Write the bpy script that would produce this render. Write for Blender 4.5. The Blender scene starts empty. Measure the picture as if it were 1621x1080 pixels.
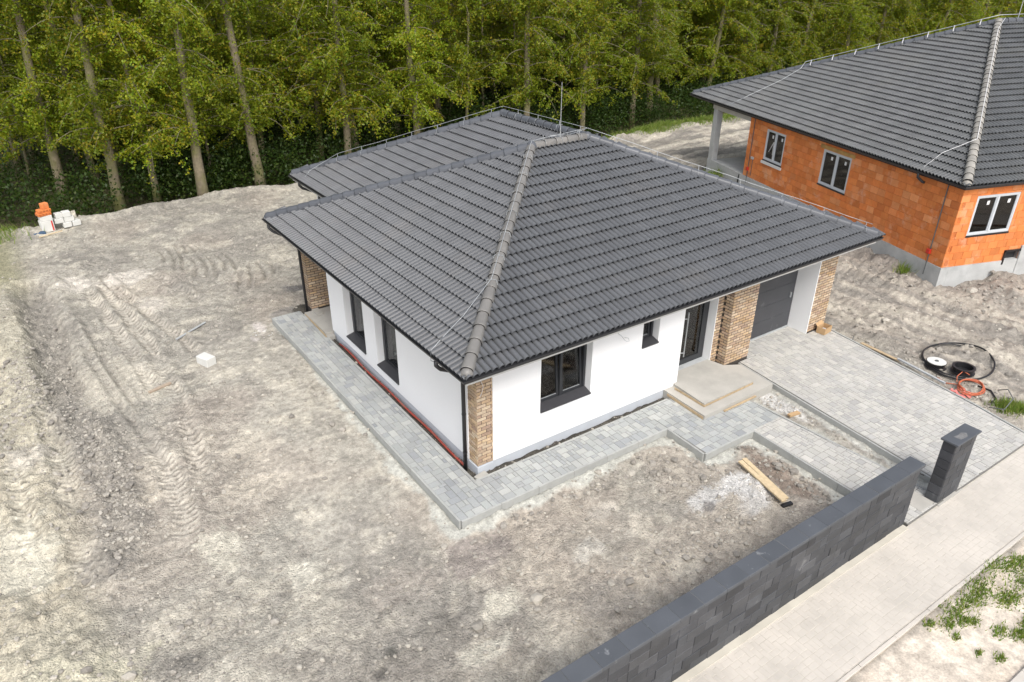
import bpy, bmesh, math, random
import numpy as np
from mathutils import Matrix, Vector
PI = math.pi
sc = bpy.context.scene
C = sc.collection
# ------------------------------------------------------------------ camera
CAM = np.array([-6.189, -10.275, 10.085])
YAW, PITCH, ROLL = [math.radians(a) for a in (32.749, 28.285, -0.921)]
fwd = np.array([math.sin(YAW)*math.cos(PITCH), math.cos(YAW)*math.cos(PITCH), -math.sin(PITCH)])
rgt = np.array([math.cos(YAW), -math.sin(YAW), 0.0])
upv = np.cross(rgt, fwd)
r2 = math.cos(ROLL)*rgt + math.sin(ROLL)*upv
u2 = -math.sin(ROLL)*rgt + math.cos(ROLL)*upv
cd = bpy.data.cameras.new('camera'); cam = bpy.data.objects.new('camera', cd); C.objects.link(cam)
cam.matrix_world = Matrix(((r2[0], u2[0], -fwd[0], CAM[0]), (r2[1], u2[1], -fwd[1], CAM[1]), (r2[2], u2[2], -fwd[2], CAM[2]), (0, 0, 0, 1)))
cd.sensor_width = 36.0; cd.lens = 1162.9*36/1621; cd.shift_x = 0.0281; cd.shift_y = 0.0033
cd.clip_end = 1000; cd.clip_start = 0.1
sc.camera = cam
# ------------------------------------------------------------------ sky, sun, exposure
SUN_EL, SUN_AZ = math.radians(52), math.radians(200)      # azimuth clockwise from +Y
w = bpy.data.worlds.new("World"); sc.world = w; w.use_nodes = True
nt = w.node_tree; nt.nodes.clear()
sky = nt.nodes.new('ShaderNodeTexSky'); sky.sky_type = 'NISHITA'; sky.sun_disc = False
sky.sun_elevation = SUN_EL; sky.sun_rotation = SUN_AZ; sky.dust_density = 4.0; sky.air_density = 1.0
hs = nt.nodes.new('ShaderNodeHueSaturation'); hs.inputs['Saturation'].default_value = 0.45
bg = nt.nodes.new('ShaderNodeBackground'); bg.inputs['Strength'].default_value = 0.15
wo = nt.nodes.new('ShaderNodeOutputWorld')
nt.links.new(sky.outputs[0], hs.inputs['Color']); nt.links.new(hs.outputs[0], bg.inputs[0]); nt.links.new(bg.outputs[0], wo.inputs[0])
sd = bpy.data.lights.new('sun', 'SUN'); sd.energy = 1.1; sd.angle = math.radians(20); sd.color = (1.0, 0.96, 0.90)
so = bpy.data.objects.new('sun', sd); C.objects.link(so)
sdir = Vector((math.sin(SUN_AZ)*math.cos(SUN_EL), math.cos(SUN_AZ)*math.cos(SUN_EL), math.sin(SUN_EL)))
so.rotation_euler = sdir.to_track_quat('Z', 'Y').to_euler(); so.location = (0, 0, 60)
vs = sc.view_settings; vs.view_transform = 'Standard'; vs.look = 'None'; vs.exposure = 0.72; vs.gamma = 1; vs.use_curve_mapping = False
sc.render.resolution_x = 1024; sc.render.resolution_y = 682
sc.render.engine = 'CYCLES'

rnd = random.Random(7)
NPR = np.random.RandomState(11)
# ------------------------------------------------------------------ materials
def mat(name, color=(.5, .5, .5), rough=.8, var=0.0, noise=None, bump=None, spec=.5, metal=0.0, tint=None, attr=None, dirt=None):
    """noise=(scale,detail,amount) brightness mottling; bump=(scale,strength,distance);
    var = per-piece brightness variation; tint = second colour mixed in per piece; dirt=(colour,scale,lo,hi)"""
    m = bpy.data.materials.new(name); m.use_nodes = True
    n = m.node_tree.nodes; l = m.node_tree.links
    b = n['Principled BSDF']
    b.inputs['Roughness'].default_value = rough; b.inputs['Metallic'].default_value = metal
    b.inputs['Specular IOR Level'].default_value = spec
    base = n.new('ShaderNodeRGB'); base.outputs[0].default_value = (*color, 1); cur = base.outputs[0]
    tc = n.new('ShaderNodeTexCoord')
    geo = n.new('ShaderNodeNewGeometry')
    if attr:
        a = n.new('ShaderNodeAttribute'); a.attribute_name = attr; cur = a.outputs['Color']
    if var or tint:
        at = n.new('ShaderNodeAttribute'); at.attribute_name = 'rnd'
        oi = n.new('ShaderNodeObjectInfo')
        gt = n.new('ShaderNodeMath'); gt.operation = 'GREATER_THAN'; gt.inputs[1].default_value = 0.0005; l.new(at.outputs['Fac'], gt.inputs[0])
        mx = n.new('ShaderNodeMix'); mx.data_type = 'FLOAT'; l.new(gt.outputs[0], mx.inputs[0]); l.new(oi.outputs['Random'], mx.inputs[2]); l.new(at.outputs['Fac'], mx.inputs[3])
        R = mx.outputs[0]
        if tint:
            # scrambled second random
            m1 = n.new('ShaderNodeMath'); m1.operation = 'MULTIPLY'; m1.inputs[1].default_value = 37.7; l.new(R, m1.inputs[0])
            m2 = n.new('ShaderNodeMath'); m2.operation = 'FRACT'; l.new(m1.outputs[0], m2.inputs[0])
            cr = n.new('ShaderNodeValToRGB'); el = cr.color_ramp.elements
            cols = [color] + list(tint)
            el[0].position = 0; el[0].color = (*cols[0], 1); el[1].position = 1; el[1].color = (*cols[-1], 1)
            for i in range(1, len(cols)-1):
                e = el.new(i/(len(cols)-1)); e.color = (*cols[i], 1)
            l.new(m2.outputs[0], cr.inputs[0]); cur = cr.outputs[0]
        if var:
            mr = n.new('ShaderNodeMapRange'); mr.inputs[3].default_value = 1-var; mr.inputs[4].default_value = 1+var; l.new(R, mr.inputs[0])
            vm = n.new('ShaderNodeVectorMath'); vm.operation = 'SCALE'; l.new(cur, vm.inputs[0]); l.new(mr.outputs[0], vm.inputs['Scale']); cur = vm.outputs[0]
    if noise:
        for (s, d, amt) in ([noise] if not isinstance(noise, list) else noise):
            t = n.new('ShaderNodeTexNoise'); t.inputs['Scale'].default_value = s; t.inputs['Detail'].default_value = d; l.new(geo.outputs['Position'], t.inputs['Vector'])
            mr = n.new('ShaderNodeMapRange'); mr.inputs[1].default_value = .25; mr.inputs[2].default_value = .75; mr.inputs[3].default_value = 1-amt; mr.inputs[4].default_value = 1+amt; l.new(t.outputs[0], mr.inputs[0])
            vm = n.new('ShaderNodeVectorMath'); vm.operation = 'SCALE'; l.new(cur, vm.inputs[0]); l.new(mr.outputs[0], vm.inputs['Scale']); cur = vm.outputs[0]
    if dirt:
        dc, s, lo, hi = dirt
        t = n.new('ShaderNodeTexNoise'); t.inputs['Scale'].default_value = s; t.inputs['Detail'].default_value = 6; t.inputs['Roughness'].default_value = .65; l.new(geo.outputs['Position'], t.inputs['Vector'])
        mr = n.new('ShaderNodeMapRange'); mr.inputs[1].default_value = lo; mr.inputs[2].default_value = hi; l.new(t.outputs[0], mr.inputs[0])
        mx = n.new('ShaderNodeMix'); mx.data_type = 'RGBA'; l.new(mr.outputs[0], mx.inputs[0]); l.new(cur, mx.inputs[6]); mx.inputs[7].default_value = (*dc, 1); cur = mx.outputs[2]
    l.new(cur, b.inputs['Base Color'])
    if bump:
        s, st, dist = bump
        t = n.new('ShaderNodeTexNoise'); t.inputs['Scale'].default_value = s; t.inputs['Detail'].default_value = 7; t.inputs['Roughness'].default_value = .65; l.new(geo.outputs['Position'], t.inputs['Vector'])
        bp = n.new('ShaderNodeBump'); bp.inputs['Strength'].default_value = st; bp.inputs['Distance'].default_value = dist; l.new(t.outputs[0], bp.inputs['Height']); l.new(bp.outputs[0], b.inputs['Normal'])
    return m

M = {}
M['tile'] = mat('roof_tile', (.100, .104, .110), .30, var=.07, noise=[(1.3, 4, .08), (30, 2, .06)], spec=.5, dirt=((.13, .125, .12), .7, .55, .95))
M['tile2'] = mat('roof_tile_dusty', (.096, .100, .102), .33, var=.10, noise=[(1.1, 4, .12)], spec=.5, dirt=((.13, .13, .12), .6, .5, .9))
M['ridge'] = mat('ridge_tile', (.082, .088, .10), .42, var=.12, noise=(3, 4, .10))
M['ridge_lit'] = mat('lit_ridge_tile', (.155, .150, .142), .45, var=.14, noise=(3, 4, .12), dirt=((.21, .20, .185), 2.5, .4, .85))  # lighter copy of ridge: sunlight on near hip and short ridge painted in
M['ridge2'] = mat('ridge_tile_pale', (.20, .19, .17), .55, var=.15, noise=(3, 4, .12), dirt=((.38, .36, .32), 2.5, .35, .75))  # paler, mottled caps for the near hip of the second house
M['deck'] = mat('roof_membrane', (.03, .03, .032), .9)
M['gutter'] = mat('dark_painted_metal', (.022, .022, .024), .38, spec=.5)
M['gutter_in'] = mat('gutter_inside', (.05, .05, .052), .5)
M['fascia'] = mat('white_fascia', (.62, .62, .60), .6)
M['render'] = mat('white_render', (.83, .835, .84), .85, noise=[(1.5, 4, .012), (60, 2, .02)], bump=(140, .25, .004))
M['plinth'] = mat('grey_plinth_render', (.50, .53, .57), .85, noise=(4, 4, .06), bump=(120, .3, .004))
M['mortar'] = mat('dark_mortar', (.05, .042, .036), .95, noise=(30, 3, .2))
M['brick'] = mat('clay_brick', (.47, .32, .18), .85, var=.16, tint=[(.53, .40, .26), (.40, .28, .18), (.60, .49, .36), (.34, .24, .18), (.50, .36, .23), (.44, .34, .25)], noise=[(25, 4, .18)], bump=(60, .4, .006))
M['anthracite'] = mat('anthracite_metal', (.03, .032, .036), .42)
M['sill'] = mat('anthracite_sill', (.042, .042, .047), .5, noise=(8, 3, .1))
M['garage'] = mat('garage_panel', (.055, .057, .064), .45, noise=(2.5, 5, .10), dirt=((.16, .16, .165), 2.2, .62, .85))
M['paver'] = mat('concrete_paver', (.42, .412, .385), .85, var=.08, tint=[(.46, .45, .415), (.43, .42, .395), (.38, .375, .36), (.48, .465, .43)], noise=[(40, 3, .08), (.8, 4, .06)], bump=(150, .3, .003))
M['paver_walk'] = mat('grey_concrete_paver', (.33, .345, .335), .85, var=.08, tint=[(.38, .39, .375), (.30, .315, .315), (.41, .415, .395), (.275, .29, .30), (.35, .36, .345)], noise=[(40, 3, .08), (.9, 4, .08)], bump=(150, .3, .003))
M['paver_street'] = mat('dusty_street_paver', (.46, .43, .385), .9, var=.05, noise=[(1.2, 5, .07), (.5, 3, .05)], dirt=((.55, .51, .455), .9, .38, .62), bump=(90, .3, .003))
M['joint'] = mat('joint_sand', (.17, .165, .15), .95, noise=(20, 3, .2))
M['joint_dust'] = mat('dusty_joint', (.47, .435, .38), .95, noise=(9, 3, .15))
M['kerb'] = mat('concrete_kerb', (.36, .365, .35), .88, var=.06, noise=[(6, 5, .10), (60, 2, .05)], bump=(80, .3, .004))
M['concrete'] = mat('raw_concrete', (.41, .395, .36), .88, noise=[(2, 5, .10), (50, 2, .05)], dirt=((.34, .33, .30), 1.6, .5, .75), bump=(60, .3, .004))
M['concrete_grey'] = mat('grey_concrete', (.44, .45, .445), .88, noise=[(2, 5, .12), (50, 2, .06)], dirt=((.33, .34, .34), 1.6, .5, .75), bump=(50, .4, .006))
M['block_dark'] = mat('anthracite_block', (.048, .051, .057), .62, var=.30, tint=[(.052, .055, .061), (.038, .04, .046), (.062, .064, .069), (.042, .044, .05)], noise=[(3.0, 5, .22), (30, 3, .12)], dirt=((.20, .20, .20), 3.0, .66, .80), bump=(45, .5, .006))
M['coping'] = mat('anthracite_coping', (.074, .081, .092), .60, var=.08, noise=[(2, 5, .14)], dirt=((.26, .27, .28), 4.5, .63, .74), bump=(90, .3, .003))
M['orange'] = mat('orange_hollow_block', (.64, .20, .05), .88, var=.13, tint=[(.68, .23, .065), (.56, .16, .04), (.72, .29, .11), (.63, .19, .05), (.66, .21, .055), (.60, .18, .045)], noise=[(5, 4, .10), (40, 2, .06)], dirt=((.70, .42, .28), 1.6, .56, .80), bump=(30, .6, .010))
M['orange_joint'] = mat('orange_joint', (.40, .11, .03), .95, noise=(6, 3, .2))
M['white_block'] = mat('aerated_concrete', (.60, .60, .57), .9, noise=[(7, 4, .05)], bump=(60, .3, .004))
M['red'] = mat('red_plastic', (.30, .05, .035), .5, noise=(6, 3, .15), dirt=((.25, .16, .12), 5, .5, .7))
M['redbox'] = mat('red_socket_box', (.55, .035, .02), .45)
M['blue'] = mat('blue_sheet', (.02, .06, .12), .6)
M['wood'] = mat('raw_timber', (.58, .46, .29), .8, noise=[(12, 4, .15)], bump=(50, .3, .004))
M['oldwood'] = mat('weathered_timber', (.36, .29, .22), .85, noise=[(12, 4, .2)])
M['board'] = mat('formwork_board', (.42, .32, .20), .85, noise=[(10, 4, .2)])
M['card'] = mat('cardboard', (.45, .30, .16), .85, noise=(8, 3, .06))
M['holder'] = mat('wire_holder_metal', (.34, .36, .37), .5)
M['paper'] = mat('white_sticker', (.7, .7, .7), .7)
M['pvc'] = mat('grey_pvc', (.40, .42, .43), .5, noise=(8, 3, .1))
M['conduit'] = mat('dark_conduit', (.10, .11, .11), .55)
M['zinc'] = mat('galvanised_wire', (.42, .44, .45), .38, metal=.35)
M['blackp'] = mat('black_plastic_and_shade', (.014, .014, .016), .4)  # also colours the painted shadow rings of the ridge caps
M['orangec'] = mat('orange_cable', (.50, .13, .06), .5)
M['pink'] = mat('pink_tape', (.70, .22, .20), .6)
M['frame2'] = mat('unfinished_white_frame', (.52, .55, .58), .45)
M['room'] = mat('room_plaster', (.34, .31, .27), .9)
M['roomfloor'] = mat('room_floor', (.26, .21, .16), .8, noise=(2, 4, .3))
M['curtain'] = mat('curtain', (.5, .5, .47), .9)
M['film'] = mat('plastic_film', (.55, .57, .6), .35)
M['stone'] = mat('rubble_stone', (.36, .335, .29), .92, var=.28, noise=(20, 4, .15), bump=(40, .5, .01))
M['bark'] = mat('poplar_bark', (.18, .15, .10), .95, noise=[(1.2, 5, .25), (9, 4, .25)], dirt=((.15, .15, .05), .9, .42, .62), bump=(12, .7, .05))
M['twig'] = mat('twig', (.17, .15, .095), .9, noise=(3, 3, .2))

def glass(name, refl, tintc):
    m = bpy.data.materials.new(name); m.use_nodes = True; n = m.node_tree.nodes; l = m.node_tree.links; n.clear()
    g = n.new('ShaderNodeBsdfGlossy'); g.inputs['Roughness'].default_value = .03; g.inputs[0].default_value = (1, 1, 1, 1)
    t = n.new('ShaderNodeBsdfTransparent'); t.inputs[0].default_value = (*tintc, 1)
    f = n.new('ShaderNodeFresnel'); f.inputs[0].default_value = refl
    x = n.new('ShaderNodeMixShader'); o = n.new('ShaderNodeOutputMaterial')
    l.new(f.outputs[0], x.inputs[0]); l.new(t.outputs[0], x.inputs[1]); l.new(g.outputs[0], x.inputs[2]); l.new(x.outputs[0], o.inputs[0])
    return m
M['glass'] = glass('window_glass', 1.6, (.72, .75, .74))
M['glass_dark'] = glass('coated_glass', 1.45, (.25, .27, .26))

def leafmat(name, cols, trans=.45):
    m = bpy.data.materials.new(name); m.use_nodes = True; n = m.node_tree.nodes; l = m.node_tree.links; n.clear()
    a = n.new('ShaderNodeAttribute'); a.attribute_name = 'rnd'
    cr = n.new('ShaderNodeValToRGB'); el = cr.color_ramp.elements
    el[0].color = (*cols[0], 1); el[1].color = (*cols[-1], 1)
    for i in range(1, len(cols)-1):
        e = el.new(i/(len(cols)-1)); e.color = (*cols[i], 1)
    l.new(a.outputs['Fac'], cr.inputs[0])
    oi = n.new('ShaderNodeObjectInfo'); mr = n.new('ShaderNodeMapRange'); mr.inputs[3].default_value = .78; mr.inputs[4].default_value = 1.2
    l.new(oi.outputs['Random'], mr.inputs[0])
    vm = n.new('ShaderNodeVectorMath'); vm.operation = 'SCALE'; l.new(cr.outputs[0], vm.inputs[0]); l.new(mr.outputs[0], vm.inputs['Scale'])
    d = n.new('ShaderNodeBsdfPrincipled'); d.inputs['Roughness'].default_value = .5; d.inputs['Specular IOR Level'].default_value = .4
    t = n.new('ShaderNodeBsdfTranslucent'); x = n.new('ShaderNodeMixShader'); x.inputs[0].default_value = trans
    o = n.new('ShaderNodeOutputMaterial')
    l.new(vm.outputs[0], d.inputs['Base Color']); l.new(vm.outputs[0], t.inputs[0]); l.new(d.outputs[0], x.inputs[1]); l.new(t.outputs[0], x.inputs[2]); l.new(x.outputs[0], o.inputs[0])
    return m
M['leaf'] = leafmat('poplar_leaf', [(.11, .17, .010), (.20, .27, .012), (.30, .32, .016), (.14, .25, .012), (.40, .31, .02), (.31, .40, .03)])
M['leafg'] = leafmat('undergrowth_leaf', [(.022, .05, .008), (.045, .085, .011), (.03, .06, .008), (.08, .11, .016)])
M['grass'] = leafmat('grass_blade', [(.10, .18, .02), (.15, .25, .03), (.20, .27, .04), (.30, .30, .10)], .3)

# ------------------------------------------------------------------ object helpers
def props(o, label=None, cat=None, group=None, kind=None):
    if label: o['label'] = label
    if cat: o['category'] = cat
    if group: o['group'] = group
    if kind: o['kind'] = kind
    return o
def empty(name, loc, label, cat, rz=0.0, group=None):
    o = bpy.data.objects.new(name, None); C.objects.link(o); o.location = loc; o.rotation_euler = (0, 0, rz); o.empty_display_size = .2
    return props(o, label, cat, group)
def link(name, me, m=None, parent=None, matrix=None):
    if m is not None and len(me.materials) == 0: me.materials.append(m)
    o = bpy.data.objects.new(name, me); C.objects.link(o)
    if parent is not None: o.parent = parent
    if matrix is not None: o.matrix_local = Matrix(matrix)
    return o
def mesh(name, v, f, smooth=False):
    me = bpy.data.meshes.new(name); me.from_pydata([tuple(map(float, p)) for p in v], [], f); me.update()
    me.polygons.foreach_set('use_smooth', [bool(smooth)]*len(me.polygons))
    return me
class MB:
    """collects geometry for one mesh object"""
    def __init__(s): s.v = []; s.f = []
    def add(s, v, f):
        k = len(s.v); s.v += [tuple(p) for p in v]; s.f += [tuple(i+k for i in q) for q in f]; return s
    def box(s, x0, x1, y0, y1, z0, z1):
        v = [(x0, y0, z0), (x1, y0, z0), (x1, y1, z0), (x0, y1, z0), (x0, y0, z1), (x1, y0, z1), (x1, y1, z1), (x0, y1, z1)]
        return s.add(v, [(0, 3, 2, 1), (4, 5, 6, 7), (0, 1, 5, 4), (1, 2, 6, 5), (2, 3, 7, 6), (3, 0, 4, 7)])
    def bar(s, a, b, w, h, up=(0, 0, 1)):
        a = Vector(a); b = Vector(b); d = (b-a).normalized(); up = Vector(up)
        x = d.cross(up)
        if x.length < 1e-4: x = Vector((1, 0, 0))
        x.normalize(); y = x.cross(d)
        v = [p + x*sx*w/2 + y*sy*h/2 for p in (a, b) for sx, sy in ((-1, -1), (1, -1), (1, 1), (-1, 1))]
        return s.add(v, [(0, 1, 2, 3), (7, 6, 5, 4), (0, 4, 5, 1), (1, 5, 6, 2), (2, 6, 7, 3), (3, 7, 4, 0)])
    def tube(s, pts, r, n=8, closed=False, cap=True):
        pts = [Vector(p) for p in pts]; N = len(pts); k0 = len(s.v); prev = None
        rr = r if isinstance(r, (list, tuple)) else [r]*N
        for i, p in enumerate(pts):
            if closed: d = (pts[(i+1) % N]-pts[i-1])
            else: d = pts[min(i+1, N-1)]-pts[max(i-1, 0)]
            d.normalize()
            if prev is None:
                x = d.cross(Vector((0, 0, 1)))
                if x.length < 1e-3: x = d.cross(Vector((1, 0, 0)))
            else: x = prev - d*prev.dot(d)
            x.normalize(); prev = x; y = d.cross(x)
            for j in range(n):
                a = 2*PI*j/n; s.v.append(tuple(p + (x*math.cos(a)+y*math.sin(a))*rr[i]))
        for i in range(N if closed else N-1):
            for j in range(n):
                a = k0+i*n+j; b = k0+i*n+(j+1) % n; c = k0+((i+1) % N)*n+(j+1) % n; d = k0+((i+1) % N)*n+j
                s.f.append((a, d, c, b))
        if cap and not closed:
            s.f.append(tuple(k0+j for j in range(n))); s.f.append(tuple(k0+(N-1)*n+j for j in reversed(range(n))))
        return s
    def lathe(s, prof, n=20, c=(0, 0, 0)):
        k0 = len(s.v)
        for r, z in prof:
            for j in range(n):
                a = 2*PI*j/n; s.v.append((c[0]+r*math.cos(a), c[1]+r*math.sin(a), c[2]+z))
        for i in range(len(prof)-1):
            for j in range(n):
                s.f.append((k0+i*n+j, k0+i*n+(j+1) % n, k0+(i+1)*n+(j+1) % n, k0+(i+1)*n+j))
        return s
    def sweep(s, path, prof, closed=False, flip=False):
        """path: xy points, prof: (outward to the right of travel, z) points, mitred corners"""
        N = len(path); k0 = len(s.v); P = [Vector(p) for p in path]; n = len(prof)
        for i in range(N):
            ds = []
            if closed or i > 0: ds.append((P[i]-P[i-1]).normalized())
            if closed or i < N-1: ds.append((P[(i+1) % N]-P[i]).normalized())
            ns = [Vector((d.y, -d.x)) for d in ds]
            m = ns[0] if len(ns) == 1 else (ns[0]+ns[1])/(1+ns[0].dot(ns[1]))
            for o, z in prof: s.v.append((P[i].x+m.x*o, P[i].y+m.y*o, z))
        for i in range(N if closed else N-1):
            for j in range(n-1):
                a = k0+i*n+j; b = a+1; c = k0+((i+1) % N)*n+j+1; d = c-1
                s.f.append((a, b, c, d) if flip else (a, d, c, b))
        if not closed:
            s.f.append(tuple(range(k0, k0+n))); s.f.append(tuple(range(k0+(N-1)*n+n-1, k0+(N-1)*n-1, -1)))
        return s
    def obj(s, name, m, parent=None, matrix=None, smooth=False, bevel=0.0):
        me = mesh(name, s.v, s.f, smooth)
        if bevel:
            bm = bmesh.new(); bm.from_mesh(me)
            bmesh.ops.remove_doubles(bm, verts=bm.verts, dist=1e-5)
            bmesh.ops.bevel(bm, geom=bm.edges[:], offset=bevel, segments=1, affect='EDGES'); bm.to_mesh(me); bm.free()
        return link(name, me, m, parent, matrix)
def stuff_mesh(name, V, F, m, parent=None, rn=None, smooth=False, cols=None):
    """V (n,3) array, F (k,3 or 4) array or list of those"""
    me = bpy.data.meshes.new(name); V = np.asarray(V, np.float32)
    me.vertices.add(len(V)); me.vertices.foreach_set('co', V.ravel())
    Fs = F if isinstance(F, list) else [F]
    li = np.concatenate([np.asarray(f).ravel() for f in Fs]).astype(np.int32)
    tot = np.concatenate([np.full(len(f), np.asarray(f).shape[1]) for f in Fs]).astype(np.int32)
    st = np.concatenate([[0], np.cumsum(tot)[:-1]]).astype(np.int32)
    me.loops.add(len(li)); me.loops.foreach_set('vertex_index', li)
    me.polygons.add(len(tot)); me.polygons.foreach_set('loop_start', st); me.polygons.foreach_set('loop_total', tot)
    me.polygons.foreach_set('use_smooth', np.full(len(tot), bool(smooth)))
    if rn is not None:
        a = me.attributes.new('rnd', 'FLOAT', 'FACE'); a.data.foreach_set('value', np.asarray(rn, np.float32))
    if cols is not None:
        a = me.attributes.new('Col', 'FLOAT_COLOR', 'POINT'); a.data.foreach_set('color', np.asarray(cols, np.float32).ravel())
    me.update(calc_edges=True); me.validate()
    if m is not None: me.materials.append(m)
    return link(name, me, None, parent)
def place(pieces, name, m, parent, root=np.eye(4), limit=300, smooth=False):
    """pieces: (mesh key, (v,f), 4x4 matrix). The nearest `limit` become parts sharing mesh data, the rest one stuff part."""
    cache = {}
    dist = []
    for k, (v, f), mt in pieces:
        va = np.asarray(v); c = np.append(va.mean(0), 1); dist.append(np.linalg.norm((root@mt@c)[:3]-CAM))
    order = np.argsort(dist)
    for i in order[:limit]:
        k, (v, f), mt = pieces[i]
        if k is None or k not in cache:
            me = mesh(name, v, f, smooth); me.materials.append(m)
            if k is not None: cache[k] = me
        else: me = cache[k]
        link(name, me, None, parent, mt.tolist())
    rest = order[limit:]
    if len(rest):
        V = []; F3 = {}; R = {}; k0 = 0
        for i in rest:
            k, (v, f), mt = pieces[i]; va = np.asarray(v, float)
            V.append(va@mt[:3, :3].T+mt[:3, 3]); r = .002+.998*rnd.random()
            for q in f: F3.setdefault(len(q), []).append([a+k0 for a in q]); R.setdefault(len(q), []).append(r)
            k0 += len(va)
        ks = sorted(F3)
        o = stuff_mesh(name, np.concatenate(V), [np.array(F3[k]) for k in ks], m, parent, rn=np.concatenate([R[k] for k in ks]), smooth=smooth)
        o['kind'] = 'stuff'
def Tm(x=0, y=0, z=0, rz=0.0):
    c, s = math.cos(rz), math.sin(rz)
    return np.array([[c, -s, 0, x], [s, c, 0, y], [0, 0, 1, z], [0, 0, 0, 1.0]])

# ------------------------------------------------------------------ noise
def _h(ix, iy, s):
    n = (ix*374761393 + iy*668265263 + s*1442695041) & 0xffffffff
    n = ((n ^ (n >> 13))*1274126177) & 0xffffffff
    return ((n ^ (n >> 16)) & 0xffff)/65535.0
def vn(x, y, s=0):
    x0 = np.floor(x).astype(np.int64); y0 = np.floor(y).astype(np.int64); fx = x-x0; fy = y-y0
    fx = fx*fx*(3-2*fx); fy = fy*fy*(3-2*fy)
    a = _h(x0, y0, s); b = _h(x0+1, y0, s); c = _h(x0, y0+1, s); d = _h(x0+1, y0+1, s)
    return (a*(1-fx)+b*fx)*(1-fy)+(c*(1-fx)+d*fx)*fy
def fbm(x, y, s=0, o=4, g=.5):
    t = 0; a = 1; n = 0
    for i in range(o): t = t+a*vn(x, y, s+i*17); n += a; a *= g; x = x*2.03+13.1; y = y*2.03+7.7
    return t/n
def sstep(a, b, x):
    t = np.clip((x-a)/(b-a), 0, 1); return t*t*(3-2*t)
def segdist(X, Y, pts):
    d = np.full(X.shape, 1e9); al = np.zeros(X.shape); sd_ = np.zeros(X.shape); acc = 0
    for (ax, ay), (bx, by) in zip(pts[:-1], pts[1:]):
        L = math.hypot(bx-ax, by-ay); ux, uy = (bx-ax)/L, (by-ay)/L
        t = np.clip((X-ax)*ux+(Y-ay)*uy, 0, L); px = X-ax-t*ux; py = Y-ay-t*uy; dd = np.hypot(px, py)
        m = dd < d; d = np.where(m, dd, d); al = np.where(m, acc+t, al); sd_ = np.where(m, (X-ax)*uy-(Y-ay)*ux, sd_); acc += L
    return d, al, sd_
def inpoly_sd(X, Y, poly):
    """signed distance, negative inside"""
    d, _, _ = segdist(X, Y, poly+[poly[0]]); ins = np.zeros(X.shape, bool)
    n = len(poly)
    for i in range(n):
        x1, y1 = poly[i]; x2, y2 = poly[(i+1) % n]
        if y1 == y2: continue
        c = ((y1 > Y) != (y2 > Y)) & (X < (x2-x1)*(Y-y1)/(y2-y1)+x1); ins ^= c
    return np.where(ins, -d, d)

# paved areas
WALK = [(-.5, 10.72), (-.5, -.5), (5.30, -.5), (5.22, -1.70), (6.88, -1.70), (6.74, -5.16), (6.74, -5.52), (8.05, -5.52), (8.02, -4.24), (7.84, -.9), (7.8, .38), (.38, .38), (.38, 10.72)]
DRIVE = [(9.2, .64), (8.55, -5.53), (11.9, -5.53), (12.94, .5), (12.6, .6), (12.13, .64), (12.13, 1.27), (9.6, 1.27), (9.6, .64)]
HOUSE = [(.64, .64), (12.95, .64), (12.95, 14.9), (2.9, 14.9), (2.9, 11.0), (.64, 11.0)]
STREET = [(-14, -5.5), (-14, -6.88), (40, -6.88), (40, -5.5)]
H2R = dict(X=18.74, Y=.40, th=math.radians(18.94))
def h2w(a, b): return (H2R['X']+a*math.cos(H2R['th'])+b*math.sin(H2R['th']), H2R['Y']-a*math.sin(H2R['th'])+b*math.cos(H2R['th']))
H2P = [h2w(.2, .2), h2w(14, .2), h2w(14, 15.2), h2w(.2, 15.2)]

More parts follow.
